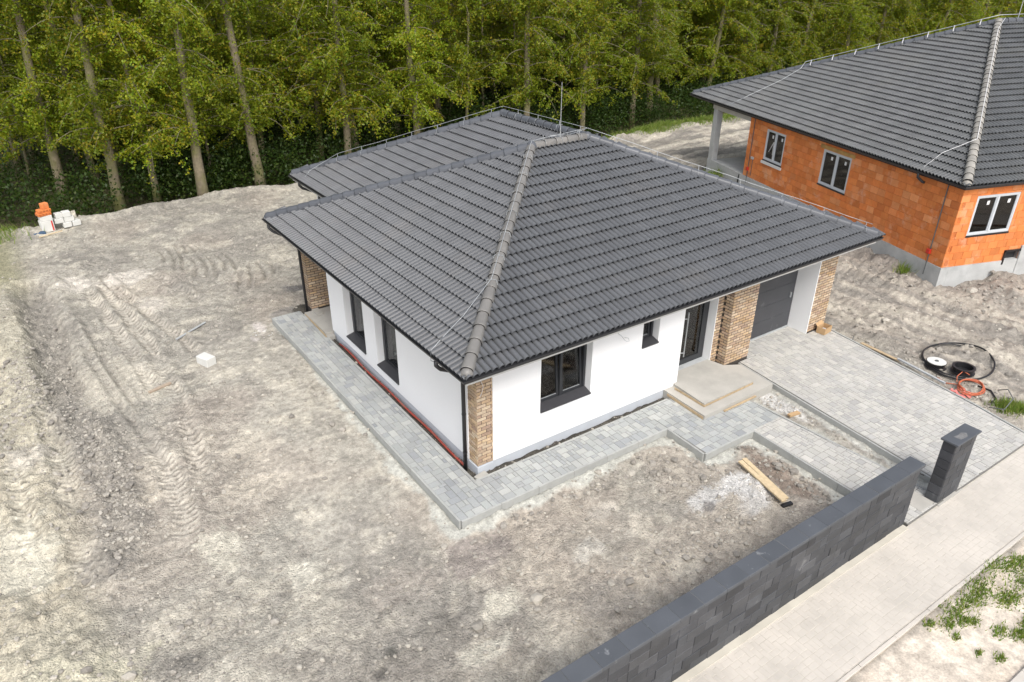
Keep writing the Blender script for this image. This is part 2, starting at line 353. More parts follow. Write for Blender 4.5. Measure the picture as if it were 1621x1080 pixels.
# ------------------------------------------------------------------ ground
def axis(segs):
    out = []
    for a, b, d in segs: out += list(np.arange(a, b-1e-9, d))
    out.append(segs[-1][1]); return np.array(out)
gx = axis([(-300, -40, 30), (-40, -12, 2), (-12, -9, .3), (-9, -3.6, .045), (-3.6, 9, .075), (9, 20, .12), (20, 40, .35), (40, 70, 2), (70, 400, 30)])
gy = axis([(-120, -20, 15), (-20, -9, 1), (-9, -6.9, .12), (-6.9, -5.6, .6), (-5.6, 1, .06), (1, 10.5, .036), (10.5, 19.5, .05), (19.5, 30, .11), (30, 50, .8), (50, 100, 5), (100, 400, 40)])
GX, GY = np.meshgrid(gx, gy)
def ground_fields(X, Y):
    big = fbm(X*.16, Y*.16, 3, 3); mid = fbm(X*.8, Y*.8, 9, 4); fine = fbm(X*4.5, Y*4.5, 21, 4, .6); clod = vn(X*9, Y*9, 31)*vn(X*5, Y*5, 32)
    streak = fbm(X*3.2, Y*.32, 41, 3)                                   # wheel-drawn streaks along Y
    clump = np.abs(fbm(X*1.9, Y*1.9, 15, 4)-.5)*2
    H = -.13+(big-.5)*.22+(mid-.5)*.20+(fine-.5)*.06-clump*.07
    base = np.array([.355, .334, .288]); pale = np.array([.52, .482, .402]); grey = np.array([.255, .238, .21]); pink = np.array([.42, .355, .295]); yel = np.array([.50, .46, .34])
    col = np.ones(X.shape+(3,))*base
    def mixc(col, c, t): return col*(1-t[..., None])+c*t[..., None]
    p1 = sstep(.52, .68, fbm(X*.55+4, Y*.55, 51, 5, .6)); col = mixc(col, pale, p1*.75)
    p2 = sstep(.50, .66, fbm(X*.45+9, Y*.45+3, 61, 5, .6)); col = mixc(col, grey, p2*.7); col = mixc(col, grey*.95, sstep(.55, .66, fbm(X*1.7, Y*1.7, 66, 5, .65))*.55); col = mixc(col, pale, sstep(.58, .68, fbm(X*2.3, Y*2.3, 68, 5, .65))*.5)
    p3 = sstep(.5, .7, fbm(X*.3, Y*.3+8, 71, 4)); col = mixc(col, pink, p3*.3)
    near = sstep(2.0, -2.5, Y)*sstep(-3, -6, X+0*Y); col = mixc(col, pale, near*.35)
    left = sstep(-6.4, -7.4, X)*sstep(20, 14, Y); col = mixc(col, yel, left*.45)
    H += left*((mid-.4)*.35+.12+(clod-.2)*.12)
    # smoother traffic-worn strip left of the house
    sm = sstep(-3.6, -2.6, X)*sstep(-.2, -.9, X)*sstep(-2, 1, Y)*sstep(12, 10, Y)
    H += sm*(-(mid-.5)*.10-(fine-.5)*.03)
    # tyre tracks with lugs (run along Y)
    crumb = np.ones(X.shape)
    def track(path, width, depth, pitch, lug, H, col, tone, chev=1.0, strength=.6):
        d, al, sd_ = segdist(X, Y, path); tot = sum(math.hypot(q[0]-p_[0], q[1]-p_[1]) for p_, q in zip(path[:-1], path[1:]))
        wv = .07*(fbm(X*1.3, Y*1.3, 86, 3)-.5)*4*width
        end = sstep(0, 1.2, al)*sstep(tot, tot-1.4, al); pres = end*sstep(.30, .52, fbm(X*.9+3, Y*.55, 87, 3)+.06)
        m = sstep(width*.66+wv, width*.40+wv, d)*pres; edge = np.exp(-((d-width*.64-wv)/.12)**2)*pres
        ph = (al+chev*np.abs(sd_)*.8)/pitch+.5*(fbm(X*1.6, Y*1.6, 88, 2)-.5); w_ = .5+.5*np.cos(2*PI*ph)
        lugs = sstep(.45, .9, w_)*m*(1-.8*sstep(.05, .02, np.abs(sd_)))*sstep(.28, .5, fbm(X*3.2, Y*3.2, 89, 2)+.12)
        crumb[...] = np.minimum(crumb, 1-.55*m)
        H = H-m*depth*.7+edge*depth*(.5+fine)-lugs*lug
        col = mixc(col, tone, m*strength*.5); col = mixc(col, col*.50, lugs*.9); col = mixc(col, col*1.12, (m-lugs)*.5)  # lug hollows darkened and ribs lightened in colour to paint their relief shade
        return H, col
    H, col = track([(-4.62, 18), (-4.30, 14.3), (-4.12, 11), (-4.08, 8), (-4.2, 6.2), (-4.5, 3.6)], .42, .05, .21, .035, H, col, np.array([.50, .455, .385]))
    H, col = track([(-5.1, 17.4), (-4.75, 12.9), (-4.55, 10.4), (-4.5, 8.0), (-4.7, 5.5)], .38, .05, .21, .035, H, col, np.array([.50, .455, .385]))
    H, col = track([(-7.1, 10), (-6.98, 7), (-6.95, 4.5), (-6.95, 2.4), (-6.8, 1)], .50, .05, .14, .03, H, col, np.array([.60, .56, .47]), .7)
    H, col = track([(-7.95, 7.5), (-7.85, 6), (-7.78, 4), (-7.76, 1)], .42, .04, .15, .03, H, col, np.array([.60, .56, .46]), .6)
    H, col = track([(-5.25, 6.8), (-5.0, 4.8), (-5.05, 3.0), (-5.4, 1.4)], .46, .035, .16, .03, H, col, np.array([.58, .54, .46]), .6)
    H, col = track([(-4.5, 18.4), (-4.02, 15.4), (-3.62, 13.3), (-3.15, 11.0), (-3.0, 9.6)], .34, .07, .2, .035, H, col, np.array([.37, .33, .28]))
    H, col = track([(-2.95, 17.6), (-2.5, 15.6), (-1.85, 13.2), (-1.5, 12)], .35, .05, .2, .03, H, col, grey*1.1)
    # smooth ruts
    for path, wd, dp in (([(-5.9, 14.5), (-5.7, 11), (-5.4, 8), (-5.0, 5)], .10, .05), ([(-5.5, 14), (-5.35, 10.5), (-5.1, 8)], .08, .04),
                         ([(17.6, 8), (17.5, 2.9), (16.95, .7), (16.9, -1), (16.7, -6)], .35, .07), ([(15.6, 6), (15.3, 1.9), (14.5, -.4), (13.8, -2)], .3, .06),
                         ([(18.2, 3), (17.8, -.5), (17.8, -6)], .16, .06), ([(16.2, 8), (16.0, 2), (15.9, -6)], .14, .04),
                         ([(20, 26), (21, 20), (19.5, 12), (18.2, 8)], .4, .06), ([(24, 22), (30, 20.5), (38, 21)], .5, .08), ([(23, 20), (30, 18.5), (38, 19)], .35, .06)):
        d, al, sd_ = segdist(X, Y, path); H = H-dp*np.exp(-(d/wd)**2)+dp*.7*np.exp(-((d-wd*1.6)/(wd*.6))**2)
        col = mixc(col, grey, np.exp(-(d/wd)**2)*.35)
    # lane between the houses: long streaks
    lane = sstep(12.9, 14, X)*sstep(26, 22, Y)*sstep(-5.6, -4.5, Y)
    lane2 = sstep(9, 12, X)*sstep(11, 14, Y)*sstep(23.5, 22, Y); 
    s2 = fbm(X*.25, Y*2.2, 47, 4)
    col = mixc(col, np.array([.30, .265, .225]), lane*.75); col = mixc(col, pale, lane*sstep(.53, .66, streak)*.45); col = mixc(col, grey*.9, lane*sstep(.54, .42, streak)*.8)
    col = mixc(col, pale, lane2*sstep(.5, .62, s2)*.55); col = mixc(col, grey*.8, lane2*sstep(.5, .40, s2)*.8)
    H += lane*((streak-.5)*.07+(clod-.22)*.10+(fine-.5)*.05)+lane2*(s2-.5)*.16
    # dark soil along house 2
    sd2 = inpoly_sd(X, Y, H2P); t = sstep(1.5, .2, sd2)*sstep(-9, -4, Y); col = mixc(col, np.array([.23, .205, .18]), t*.75*sstep(.3, .55, mid+.1)); 
    H += t*((fine-.4)*.16+.16*sstep(.45, .7, mid)*sstep(1.4, .5, sd2))
    # dark ditch and rubble band with clods
    d, al, _ = segdist(X, Y, [(-6.62, 18), (-6.6, 15.4), (-6.53, 13.2), (-6.62, 11.4), (-6.5, 9.7), (-6.6, 8.3), (-6.2, 6.8), (-6.15, 5.3), (-6.1, 4.2), (-6.2, 3.2), (-6.6, 2.4)])
    wob = .42+.30*(vn(Y*.7, X*0+1, 90)-.3); t = sstep(wob+.18, wob-.18, d+.35*(fine-.5)); col = mixc(col, np.array([.26, .243, .213]), t*.8)
    H += t*(-.16*sstep(8.5, 10.5, Y)+.10*sstep(9.5, 8, Y)) + t*(clod-.2)*.16
    H += .14*np.exp(-((d-.8)/.3)**2)*sstep(8, 10, Y)
    # heaps at far left and ridge of rubble
    for (cx, cy, sx, sy, hh) in ((-7.4, 11.5, .55, 1.6, .35), (-7.9, 15, .7, 2, .35), (-7.3, 8.6, .5, .9, .22), (-5.0, 19.3, 1.4, 1.2, .18), (15.4, -3.0, 1.0, 1.0, .22), (13.9, -.9, .5, .6, .12), (8.6, -1.6, .22, .5, .06), (20, -1.0, 1.2, .7, .25), (35, 24.5, 3, .6, .4)):
        g_ = np.exp(-((X-cx)/sx)**2-((Y-cy)/sy)**2); H += g_*hh*(.7+.6*(fine))
    # digger tooth marks
    for i, (x0, y0, x1, y1) in enumerate([(-2.08, 19.4, -2.25, 18.0), (-1.73, 19.6, -2.07, 17.0), (-1.44, 19.6, -1.84, 16.8), (-1.2, 19.5, -1.3, 18.6), (-1.0, 19.4, -.95, 18.6), (-1.25, 17.8, -1.6, 16.0), (-.98, 17.8, -1.2, 15.8), (-.7, 17.6, -.95, 15.5), (-.38, 17.6, -.5, 15.9), (-.1, 17.6, -.25, 15.3), (-.1, 15.6, -.75, 13.8), (.3, 15.8, -.3, 13.8), (.7, 16, .4, 14.2), (1.1, 15.9, .85, 14.6)]):
        d, _, _ = segdist(X, Y, [(x0, y0), ((x0+x1)/2+.1, (y0+y1)/2), (x1, y1)]); q = np.exp(-(d/.055)**2); H -= q*.07; H += .04*np.exp(-((d-.13)/.06)**2)
        col = mixc(col, grey*.75, q*.7)
    # front garden: brown-pinkish soil, ash patches
    fg = sstep(-1.0, .8, X)*sstep(6.9, 6.4, X)*sstep(-.3, -.8, Y)*sstep(-5.5, -5.1, Y)
    col = mixc(col, np.array([.355, .31, .262]), fg*.5*sstep(.36, .55, fbm(X*.9, Y*.9, 91, 4)+.06))
    H += fg*(clod-.2)*.05
    def blot(col, cx, cy, sx, sy, c, s, amt=.9):
        r = np.hypot((X-cx)/sx, (Y-cy)/sy); n_ = fbm(X*3+s, Y*3, s, 5, .65); return mixc(col, np.array(c), sstep(1.0, .55, r+(n_-.5)*1.5)*amt)
    for b_ in ((5.15, -2.85, .55, .6, (.62, .61, .59), 101), (4.2, -2.7, .7, .35, (.50, .49, .47), 102), (4.85, -3.4, .55, .35, (.52, .50, .47), 109), (6.1, -2.9, .45, 1.3, (.235, .19, .155), 103), (6.35, -1.95, .3, .25, (.20, .165, .135), 104),
               (4.02, -2.9, .2, .14, (.20, .19, .18), 105), (2.2, -1.75, .5, .35, (.50, .46, .40), 106), (2.6, -2.5, .3, .5, (.49, .45, .38), 107), (1.2, -2.4, .5, .25, (.54, .51, .45), 108),
               (2.4, -3.7, .4, .3, (.50, .46, .39), 110), (2.3, -4.5, .6, .3, (.50, .45, .37), 111), (-.9, -2.55, .45, .35, (.54, .51, .43), 112), (-1.7, -3.2, .6, .3, (.55, .52, .44), 113), (-3.6, .05, .4, .5, (.56, .53, .45), 114),
               (-4.75, 1.6, .5, .9, (.52, .49, .41), 115), (-8.0, 3.4, .7, 1.4, (.54, .51, .42), 116), (-7.6, 6.8, .5, 1.0, (.52, .48, .41), 117), (-3.7, 17.3, .9, .7, (.56, .52, .46), 118), (-5.4, 17.4, .7, .7, (.55, .51, .45), 119), (-3.4, 14.3, .5, .8, (.52, .48, .42), 120),
               (-3.05, -2.45, .13, .22, (.13, .125, .11), 121), (-3.38, -2.72, .2, .22, (.15, .14, .125), 122), (1.0, 13.0, .5, .4, (.19, .18, .17), 123), (.1, 11.3, .8, .35, (.25, .235, .215), 124), (-6.0, -.7, .6, .35, (.22, .205, .18), 125),
               (-1.0, 10.6, .25, .5, (.50, .46, .43), 126), (-1.35, 9.9, .16, .3, (.52, .48, .45), 127), (8.5, -1.3, .35, .75, (.58, .57, .55), 128), (3.4, -5.0, 3.4, .12, (.36, .32, .16), 129), (-.5, -4.95, 1.5, .10, (.38, .34, .16), 130),
               (-5.6, -1.8, .9, .7, (.48, .45, .38), 131), (-7.5, -.5, 1.2, 1.0, (.52, .49, .38), 132), (-.6, -1.3, .9, .6, (.28, .25, .225), 133), (.7, -3.6, .8, .6, (.30, .275, .24), 134), (-2.2, -1.2, .9, .5, (.34, .31, .27), 135)):
        col = blot(col, *b_)
    # concrete spill along the kerbs
    sw = inpoly_sd(X, Y, WALK); sdv = inpoly_sd(X, Y, DRIVE); hs_ = inpoly_sd(X, Y, HOUSE); sst = inpoly_sd(X, Y, STREET)
    n1 = fbm(X*1.6, Y*1.6, 141, 4); wd = .12+.65*np.clip(n1-.28, 0, 1); wd = np.where(Y > 6, wd*.35, wd)
    t = sstep(wd+.06, wd-.04, sw)*sstep(12, 10, Y); H = np.where(sw > 0, H*(1-t)+t*(-.155+.02*(fine-.5)-.25*np.clip(sw, 0, .3)*.3), H); col = mixc(col, np.array([.47, .47, .425]), t*.9)
    t = sstep(.36, .26, sdv+.2*(fine-.5))*sstep(.6, .2, Y)*sstep(10.2, 9.8, X); H = H*(1-t)+t*-.13; col = mixc(col, np.array([.47, .47, .43]), t*.85)
    # earth bank at the kerb of the front garden
    # keep soil below paving and off the house
    lim = np.where(sw < .06, -.24, 9.0); lim = np.minimum(lim, np.where(sdv < .04, -.24, 9)); lim = np.minimum(lim, np.where(hs_ < 0, -.3, 9))
    lim = np.minimum(lim, np.where((hs_ >= 0) & (hs_ < .36) & (sw > -.1) & (Y > .2), -.09+.05*(clod), 9.0))
    H = np.minimum(H, -.035+.0*X+np.where((sw > .25) & (sdv > .3), .3, 0)*sstep(.25, 1.2, np.minimum(sw, sdv)))
    strip = (sw > -.02) & (hs_ > -.02) & (hs_ < .4) & (X > .2) & (Y > .2) & (X < 6.6)
    H = np.where(strip, -.12+.06*(clod), H); H = np.minimum(H, lim)
    col = np.where(strip[..., None], np.array([.07, .065, .055])*(.7+.9*fine[..., None]), col)
    tw = (X > .2) & (X < .66) & (Y > .2) & (Y < 8.4); 
    # street strip and sand
    H = np.where((Y < -5.2) & (sst < .35), -.10, H)
    sand = sstep(-6.9, -7.05, Y); col = mixc(col, np.array([.57, .505, .425]), sand); col = mixc(col, np.array([.56, .48, .39]), sand*sstep(.55, .7, fbm(X*1.3, Y*1.3, 151, 4))*.6)
    H = np.where(sand > 0, -.05+(mid-.5)*.07+(fine-.5)*.012, H)
    # forest: floor drops behind the crest, dark litter
    edge = 25.4+.9*(fbm(X*.35, X*0, 161, 3)-.5)*2
    edge = np.where(X > 18, 23.2+.5*(vn(X*.5, X*0, 163)-.5), np.where(X > 8, edge-(X-8)*.22, edge)); edge = np.where(X < -4.2, edge-1.4*sstep(-4.2, -6, X)+.8, edge)
    H += .18*np.exp(-((Y-edge+.35)/.35)**2)*(.5+mid); t = sstep(-.15, .5, Y-edge); H = H*(1-t)+t*(-.75+.3*(mid-.5)+.0*X)
    litter = np.array([.055, .05, .028])+np.array([.03, .035, .008])*fbm(X*.6, Y*.6, 165, 4)[..., None]
    col = col*(1-t[..., None])+litter*t[..., None]
    # trodden yellowish verge top left
    v = sstep(-6.2, -7.4, X)*sstep(16, 20, Y)*(1-t); col = mixc(col, np.array([.26, .25, .14]), v*.7)
    H += (clod-.22)*.10*(sstep(.42, .62, fbm(X*.7, Y*.7, 171, 3)))*(1-t)*(1-sm)*sstep(-5.4, -5.2, Y)
    crumb = np.minimum(crumb, 1-.7*sm); crumb = np.minimum(crumb, 1-.6*lane); crumb = np.where(sw < .6, crumb*.4, crumb)
    crumb = np.where(Y < -5.2, .12, crumb)
    ground_fields.crumb = np.clip(crumb, .12, 1)
    return H, col*(1+(fbm(X*7, Y*7, 181, 3, .7)-.5)[..., None]*.42+(vn(X*15, Y*15, 191)-.5)[..., None]*.22)
GH, GC = ground_fields(GX, GY); GCR = ground_fields.crumb
ny, nx = GX.shape
V = np.stack([GX, GY, GH], -1).reshape(-1, 3)
idx = np.arange(ny*nx).reshape(ny, nx)
F = np.stack([idx[:-1, :-1], idx[:-1, 1:], idx[1:, 1:], idx[1:, :-1]], -1).reshape(-1, 4)
M['ground'] = mat('dry_soil', attr='Col', rough=.95, noise=[(2.2, 8, .15), (8, 8, .26), (34, 6, .20)], bump=(9, .55, .06), spec=.2)
def crumbs(m, sc1=24, amt=.09, st=.8):
    """small clods: cell-wise brightness and a second bump of cells"""
    n = m.node_tree.nodes; l = m.node_tree.links; b_ = n['Principled BSDF']
    geo = n.new('ShaderNodeNewGeometry'); v = n.new('ShaderNodeTexVoronoi'); v.inputs['Scale'].default_value = sc1
    wn = n.new('ShaderNodeTexNoise'); wn.inputs['Scale'].default_value = 5; wn.inputs['Detail'].default_value = 3
    mv = n.new('ShaderNodeVectorMath'); mv.operation = 'MULTIPLY_ADD'; mv.inputs[1].default_value = (.12, .12, .12)
    l.new(geo.outputs['Position'], wn.inputs['Vector']); l.new(wn.outputs['Color'], mv.inputs[0]); l.new(geo.outputs['Position'], mv.inputs[2]); l.new(mv.outputs[0], v.inputs['Vector'])
    src = b_.inputs['Base Color'].links[0].from_socket
    sx = n.new('ShaderNodeSeparateColor'); l.new(v.outputs['Color'], sx.inputs[0])
    mr = n.new('ShaderNodeMapRange'); mr.inputs[3].default_value = 1-amt; mr.inputs[4].default_value = 1+amt*.8; l.new(sx.outputs[0], mr.inputs[0])
    sc_ = n.new('ShaderNodeVectorMath'); sc_.operation = 'SCALE'; l.new(src, sc_.inputs[0]); l.new(mr.outputs[0], sc_.inputs['Scale']); l.new(sc_.outputs[0], b_.inputs['Base Color'])
    iv = n.new('ShaderNodeMath'); iv.operation = 'SUBTRACT'; iv.inputs[0].default_value = 1; l.new(v.outputs['Distance'], iv.inputs[1])
    bp = n.new('ShaderNodeBump'); bp.inputs['Strength'].default_value = st; bp.inputs['Distance'].default_value = .022; l.new(iv.outputs[0], bp.inputs['Height'])
    at = n.new('ShaderNodeAttribute'); at.attribute_name = 'Col'; l.new(at.outputs['Alpha'], bp.inputs['Strength'])
    ob_ = b_.inputs['Normal'].links[0].from_node; mm = n.new('ShaderNodeMath'); mm.operation = 'MULTIPLY_ADD'; mm.inputs[1].default_value = .75; mm.inputs[2].default_value = .25; l.new(at.outputs['Alpha'], mm.inputs[0]); l.new(mm.outputs[0], ob_.inputs['Strength'])
    old = b_.inputs['Normal'].links[0].from_socket; l.new(old, bp.inputs['Normal']); l.new(bp.outputs[0], b_.inputs['Normal'])
crumbs(M['ground'])
g = stuff_mesh('ground', V, F, M['ground'], cols=np.concatenate([GC.reshape(-1, 3), GCR.reshape(-1, 1)], 1), smooth=True)
g['kind'] = 'structure'
def gz(x, y):
    h, _ = ground_fields(np.array([[float(x)]]), np.array([[float(y)]])); return float(h[0, 0])

# ------------------------------------------------------------------ paving
def clip(poly, edges):
    """Sutherland-Hodgman against convex polygon (ccw)"""
    for i in range(len(edges)):
        ax, ay = edges[i]; bx, by = edges[(i+1) % len(edges)]; out = []
        f = lambda p: (bx-ax)*(p[1]-ay)-(by-ay)*(p[0]-ax)
        for j in range(len(poly)):
            p, q = poly[j], poly[(j+1) % len(poly)]; fp, fq = f(p), f(q)
            if fp >= 0: out.append(p)
            if (fp >= 0) != (fq >= 0):
                t = fp/(fp-fq); out.append((p[0]+(q[0]-p[0])*t, p[1]+(q[1]-p[1])*t))
        poly = out
        if len(poly) < 3: return []
    return poly
def prism(poly, z0, z1, bev=.006):
    n = len(poly); cx = sum(p[0] for p in poly)/n; cy = sum(p[1] for p in poly)/n
    ins = []
    for x, y in poly:
        d = math.hypot(x-cx, y-cy) or 1; k = max(0, 1-bev*1.4/d); ins.append((cx+(x-cx)*k, cy+(y-cy)*k))
    v = [(x, y, z0) for x, y in poly]+[(x, y, z1-bev) for x, y in poly]+[(x, y, z1) for x, y in ins]
    f = [tuple(range(2*n, 3*n))]
    for i in range(n):
        j = (i+1) % n; f += [(i, j, n+j, n+i), (n+i, n+j, 2*n+j, 2*n+i)]
    return v, f
def pave(area_name, regions, m, zt=0.0, cell=.086, sizes=((3, 2), (2, 3), (2, 2), (1, 2), (2, 1)), weights=(3, 3, 3, 2, 2), parent=None, gap=.009, lift=.004):
    pieces = []
    for (ox, oy, rz, w_, h_, polys) in regions:
        nx_, ny_ = int(w_/cell)+2, int(h_/cell)+2; used = np.zeros((nx_, ny_), bool)
        c, s = math.cos(rz), math.sin(rz)
        lp = [[((x-ox)*c+(y-oy)*s, -(x-ox)*s+(y-oy)*c) for x, y in P] for P in polys]
        for j in range(ny_):
            for i in range(nx_):
                if used[i, j]: continue
                opts = [k for k, (a, b) in enumerate(sizes) if i+a <= nx_ and j+b <= ny_ and not used[i:i+a, j:j+b].any()]
                a, b = sizes[rnd.choices(opts, [weights[k] for k in opts])[0]] if opts else (1, 1)
                used[i:i+a, j:j+b] = True
                x0, y0, x1, y1 = i*cell+gap/2, j*cell+gap/2, (i+a)*cell-gap/2, (j+b)*cell-gap/2
                for P in lp:
                    full = all(all((P[(k+1) % len(P)][0]-P[k][0])*(qy-P[k][1])-(P[(k+1) % len(P)][1]-P[k][1])*(qx-P[k][0]) >= 0 for k in range(len(P))) for qx, qy in ((x0, y0), (x1, y0), (x1, y1), (x0, y1)))
                    mt = Tm(ox, oy, 0, rz)
                    if full:
                        w2, h2 = x1-x0, y1-y0; loc = Tm(x0, y0, rnd.uniform(-lift, 0), 0)
                        tilt = np.eye(4); tilt[2, 0] = rnd.uniform(-.008, .008); tilt[2, 1] = rnd.uniform(-.008, .008)
                        pieces.append(((a, b), prism([(0, 0), (w2, 0), (w2, h2), (0, h2)], zt-.06, zt), mt@loc@tilt)); break
                    q = clip([(x0, y0), (x1, y0), (x1, y1), (x0, y1)], P)
                    if q:
                        A = .5*abs(sum(q[k][0]*q[(k+1) % len(q)][1]-q[(k+1) % len(q)][0]*q[k][1] for k in range(len(q))))
                        if A > .0008: pieces.append((None, prism(q, zt-.06, zt), mt))
    place(pieces, 'paving_stone', m, parent)
def flat(poly_list, z0, z1, name, m, parent=None):
    b = MB()
    for P in poly_list:
        n = len(P); b.add([(x, y, z0) for x, y in P]+[(x, y, z1) for x, y in P], [tuple(range(n, 2*n))]+[(i, (i+1) % n, n+(i+1) % n, n+i) for i in range(n)])
    o = b.obj(name, m, parent); return o
def kerb(path, parent, zt=.004, h=.24, t=.05, L=1.0):
    """edging slabs, 1 m pieces, outward on the right of travel"""
    for (ax, ay), (bx, by) in zip(path[:-1], path[1:]):
        D = math.hypot(bx-ax, by-ay); n = max(1, round(D/L)); ang = math.atan2(by-ay, bx-ax)
        for k in range(n):
            s0 = D*k/n+.003; s1 = D*(k+1)/n-.003
            MB().box(s0, s1, -t, 0, zt-h, zt+rnd.uniform(-.004, .002)).obj('kerb_stone', M['kerb'], parent, Tm(ax, ay, 0, ang).tolist(), bevel=.006)
fp = flat([[(-.5, -.5), (.38, -.5), (.38, 10.72), (-.5, 10.72)], [(.38, -.5), (5.30, -.5), (5.3, .38), (.38, .38)], [(5.22, -1.70), (7.82, -1.70), (7.8, .38), (5.3, .38), (5.3, -.5)]], -.3, -.012, 'footpath', M['joint'])
fp['kind'] = 'structure'
pave('p', [(-.5, -.5, 0, 8.4, 11.3, [[(-.5, -.5), (.38, -.5), (.38, 10.72), (-.5, 10.72)], [(.38, -.5), (5.27, -.5), (5.27, .38), (.38, .38)]]),
           (5.27, -1.70, 0, 2.7, 2.2, [[(5.27, -1.70), (7.84, -1.70), (7.8, .38), (5.27, .38)]])], M['paver_walk'], parent=fp)
kerb([(-.5, 10.72), (-.5, -.5), (5.27, -.5), (5.22, -1.70), (6.88, -1.70)], fp)
kerb([(.38, .38), (.38, 10.3)], fp, h=.12); kerb([(6.2, .38), (.43, .38)], fp, h=.12)
gp = flat([[(6.74, -5.53), (8.05, -5.53), (8.02, -4.24), (7.84, -1.70), (6.88, -1.70)]], -.3, -.012, 'garden_path', M['joint']); gp['kind'] = 'structure'
pave('p', [(6.70, -5.55, 0, 1.6, 3.9, [[(6.76, -5.50), (8.04, -5.50), (8.02, -4.24), (7.84, -1.70), (6.88, -1.70)]])], M['paver'], parent=gp)
kerb([(6.88, -1.70), (6.74, -5.16)], gp); kerb([(8.06, -5.2), (8.02, -4.24), (7.84, -.9)], gp, zt=0)
dv = flat([[(8.52, -5.53), (11.9, -5.53), (12.94, .5), (9.2, .64)], [(9.5, .64), (12.13, .64), (12.13, 1.27), (9.5, 1.27)]], -.3, -.012, 'driveway', M['joint']); dv['kind'] = 'structure'
dpoly = [[(8.55, -5.5), (11.86, -5.5), (12.2, -4.0), (12.92, .5), (12.92, .64), (9.2, .64)], [(9.53, .64), (12.12, .64), (12.12, 1.26), (9.53, 1.26)]]
pave('p', [(7.6, -6.3, -.115, 6.9, 8.4, dpoly)], M['paver'], parent=dv)
kerb([(9.2, .60), (8.55, -5.5)][::-1], dv) if False else kerb([(9.16, .62), (8.50, -5.5)], dv)
kerb([(11.9, -5.5), (12.25, -4.0), (12.96, .5)], dv, zt=.0)
st = flat([[(-14, -6.86), (40, -6.86), (40, -5.53), (-14, -5.53)]], -.3, -.033, 'sidewalk', M['joint_dust']); st['kind'] = 'structure'
pave('p', [(-3.0, -6.84, 0, 17, 1.32, [[(-3.0, -6.84), (14, -6.84), (14, -5.56), (-3.0, -5.56)]])], M['paver_street'], zt=-.03, cell=.1, sizes=((2, 1), (1, 2)), weights=(5, 3), parent=st, gap=.004, lift=.001)
flat([[(-14, -6.84), (-3.0, -6.84), (-3.0, -5.56), (-14, -5.56)], [(14, -6.84), (40, -6.84), (40, -5.56), (14, -5.56)]], -.06, -.032, 'far_paving', M['paver_street'], st)
for k in range(20): MB().box(-2+k+.003, -1+k-.003, -6.93, -6.865, -.3, -.02+rnd.uniform(-.004, .004)).obj('kerb_stone', M['paver_street'], st, bevel=.006)
for k in range(18):
    MB().box(k*1.0, k+.994, -8.75, -8.35, -.2, .01).obj('kerb_stone', M['paver_street'], st, bevel=.01)

# ------------------------------------------------------------------ roof tiles
T_W, T_L, T_G, T_H = .30, .405, .345, .054
def tile_geo():
    """two rolls side by side, each its own strip so that the valley between them stays crisp"""
    v = []; f = []; ts = (0, .09, .25, .5, .75, .91, 1.0); hs__ = (-.042, .002, .038, .054, .038, .002, -.042); n = 6
    for k in range(2):
        x0 = k*T_W/2; w_ = T_W/2; P = [(x0+w_*t, h) for t, h in zip(ts, hs__)]
        for yy, zz in ((0, T_H), (T_L, T_H*(1-T_L/T_G))):
            b0 = len(v) if yy == 0 else b0
            for x, h in P: v.append((x, yy, zz+h))
        f += [(b0+i, b0+i+1, b0+n+2+i, b0+n+1+i) for i in range(n)]
        c0 = len(v)
        for x, h in P: v.append((x, 0, T_H+h))
        for x, h in P: v.append((x, .006, T_H+h-.014))
        f += [(c0+n+1+i, c0+n+2+i, c0+i+1, c0+i) for i in range(n)]
    return v, f
TILE = tile_geo()
def clip_mesh(v, f, planes):
    bm = bmesh.new(); vs_ = [bm.verts.new(p) for p in v]
    for q in f:
        try: bm.faces.new([vs_[i] for i in q])
        except ValueError: pass
    for co, no in planes:
        bmesh.ops.bisect_plane(bm, geom=bm.verts[:]+bm.edges[:]+bm.faces[:], plane_co=co, plane_no=no, clear_outer=True)
    bm.verts.index_update(); vv = [tuple(x.co) for x in bm.verts]; ff = [tuple(x.index for x in fc.verts) for fc in bm.faces]; bm.free()
    return vv, ff
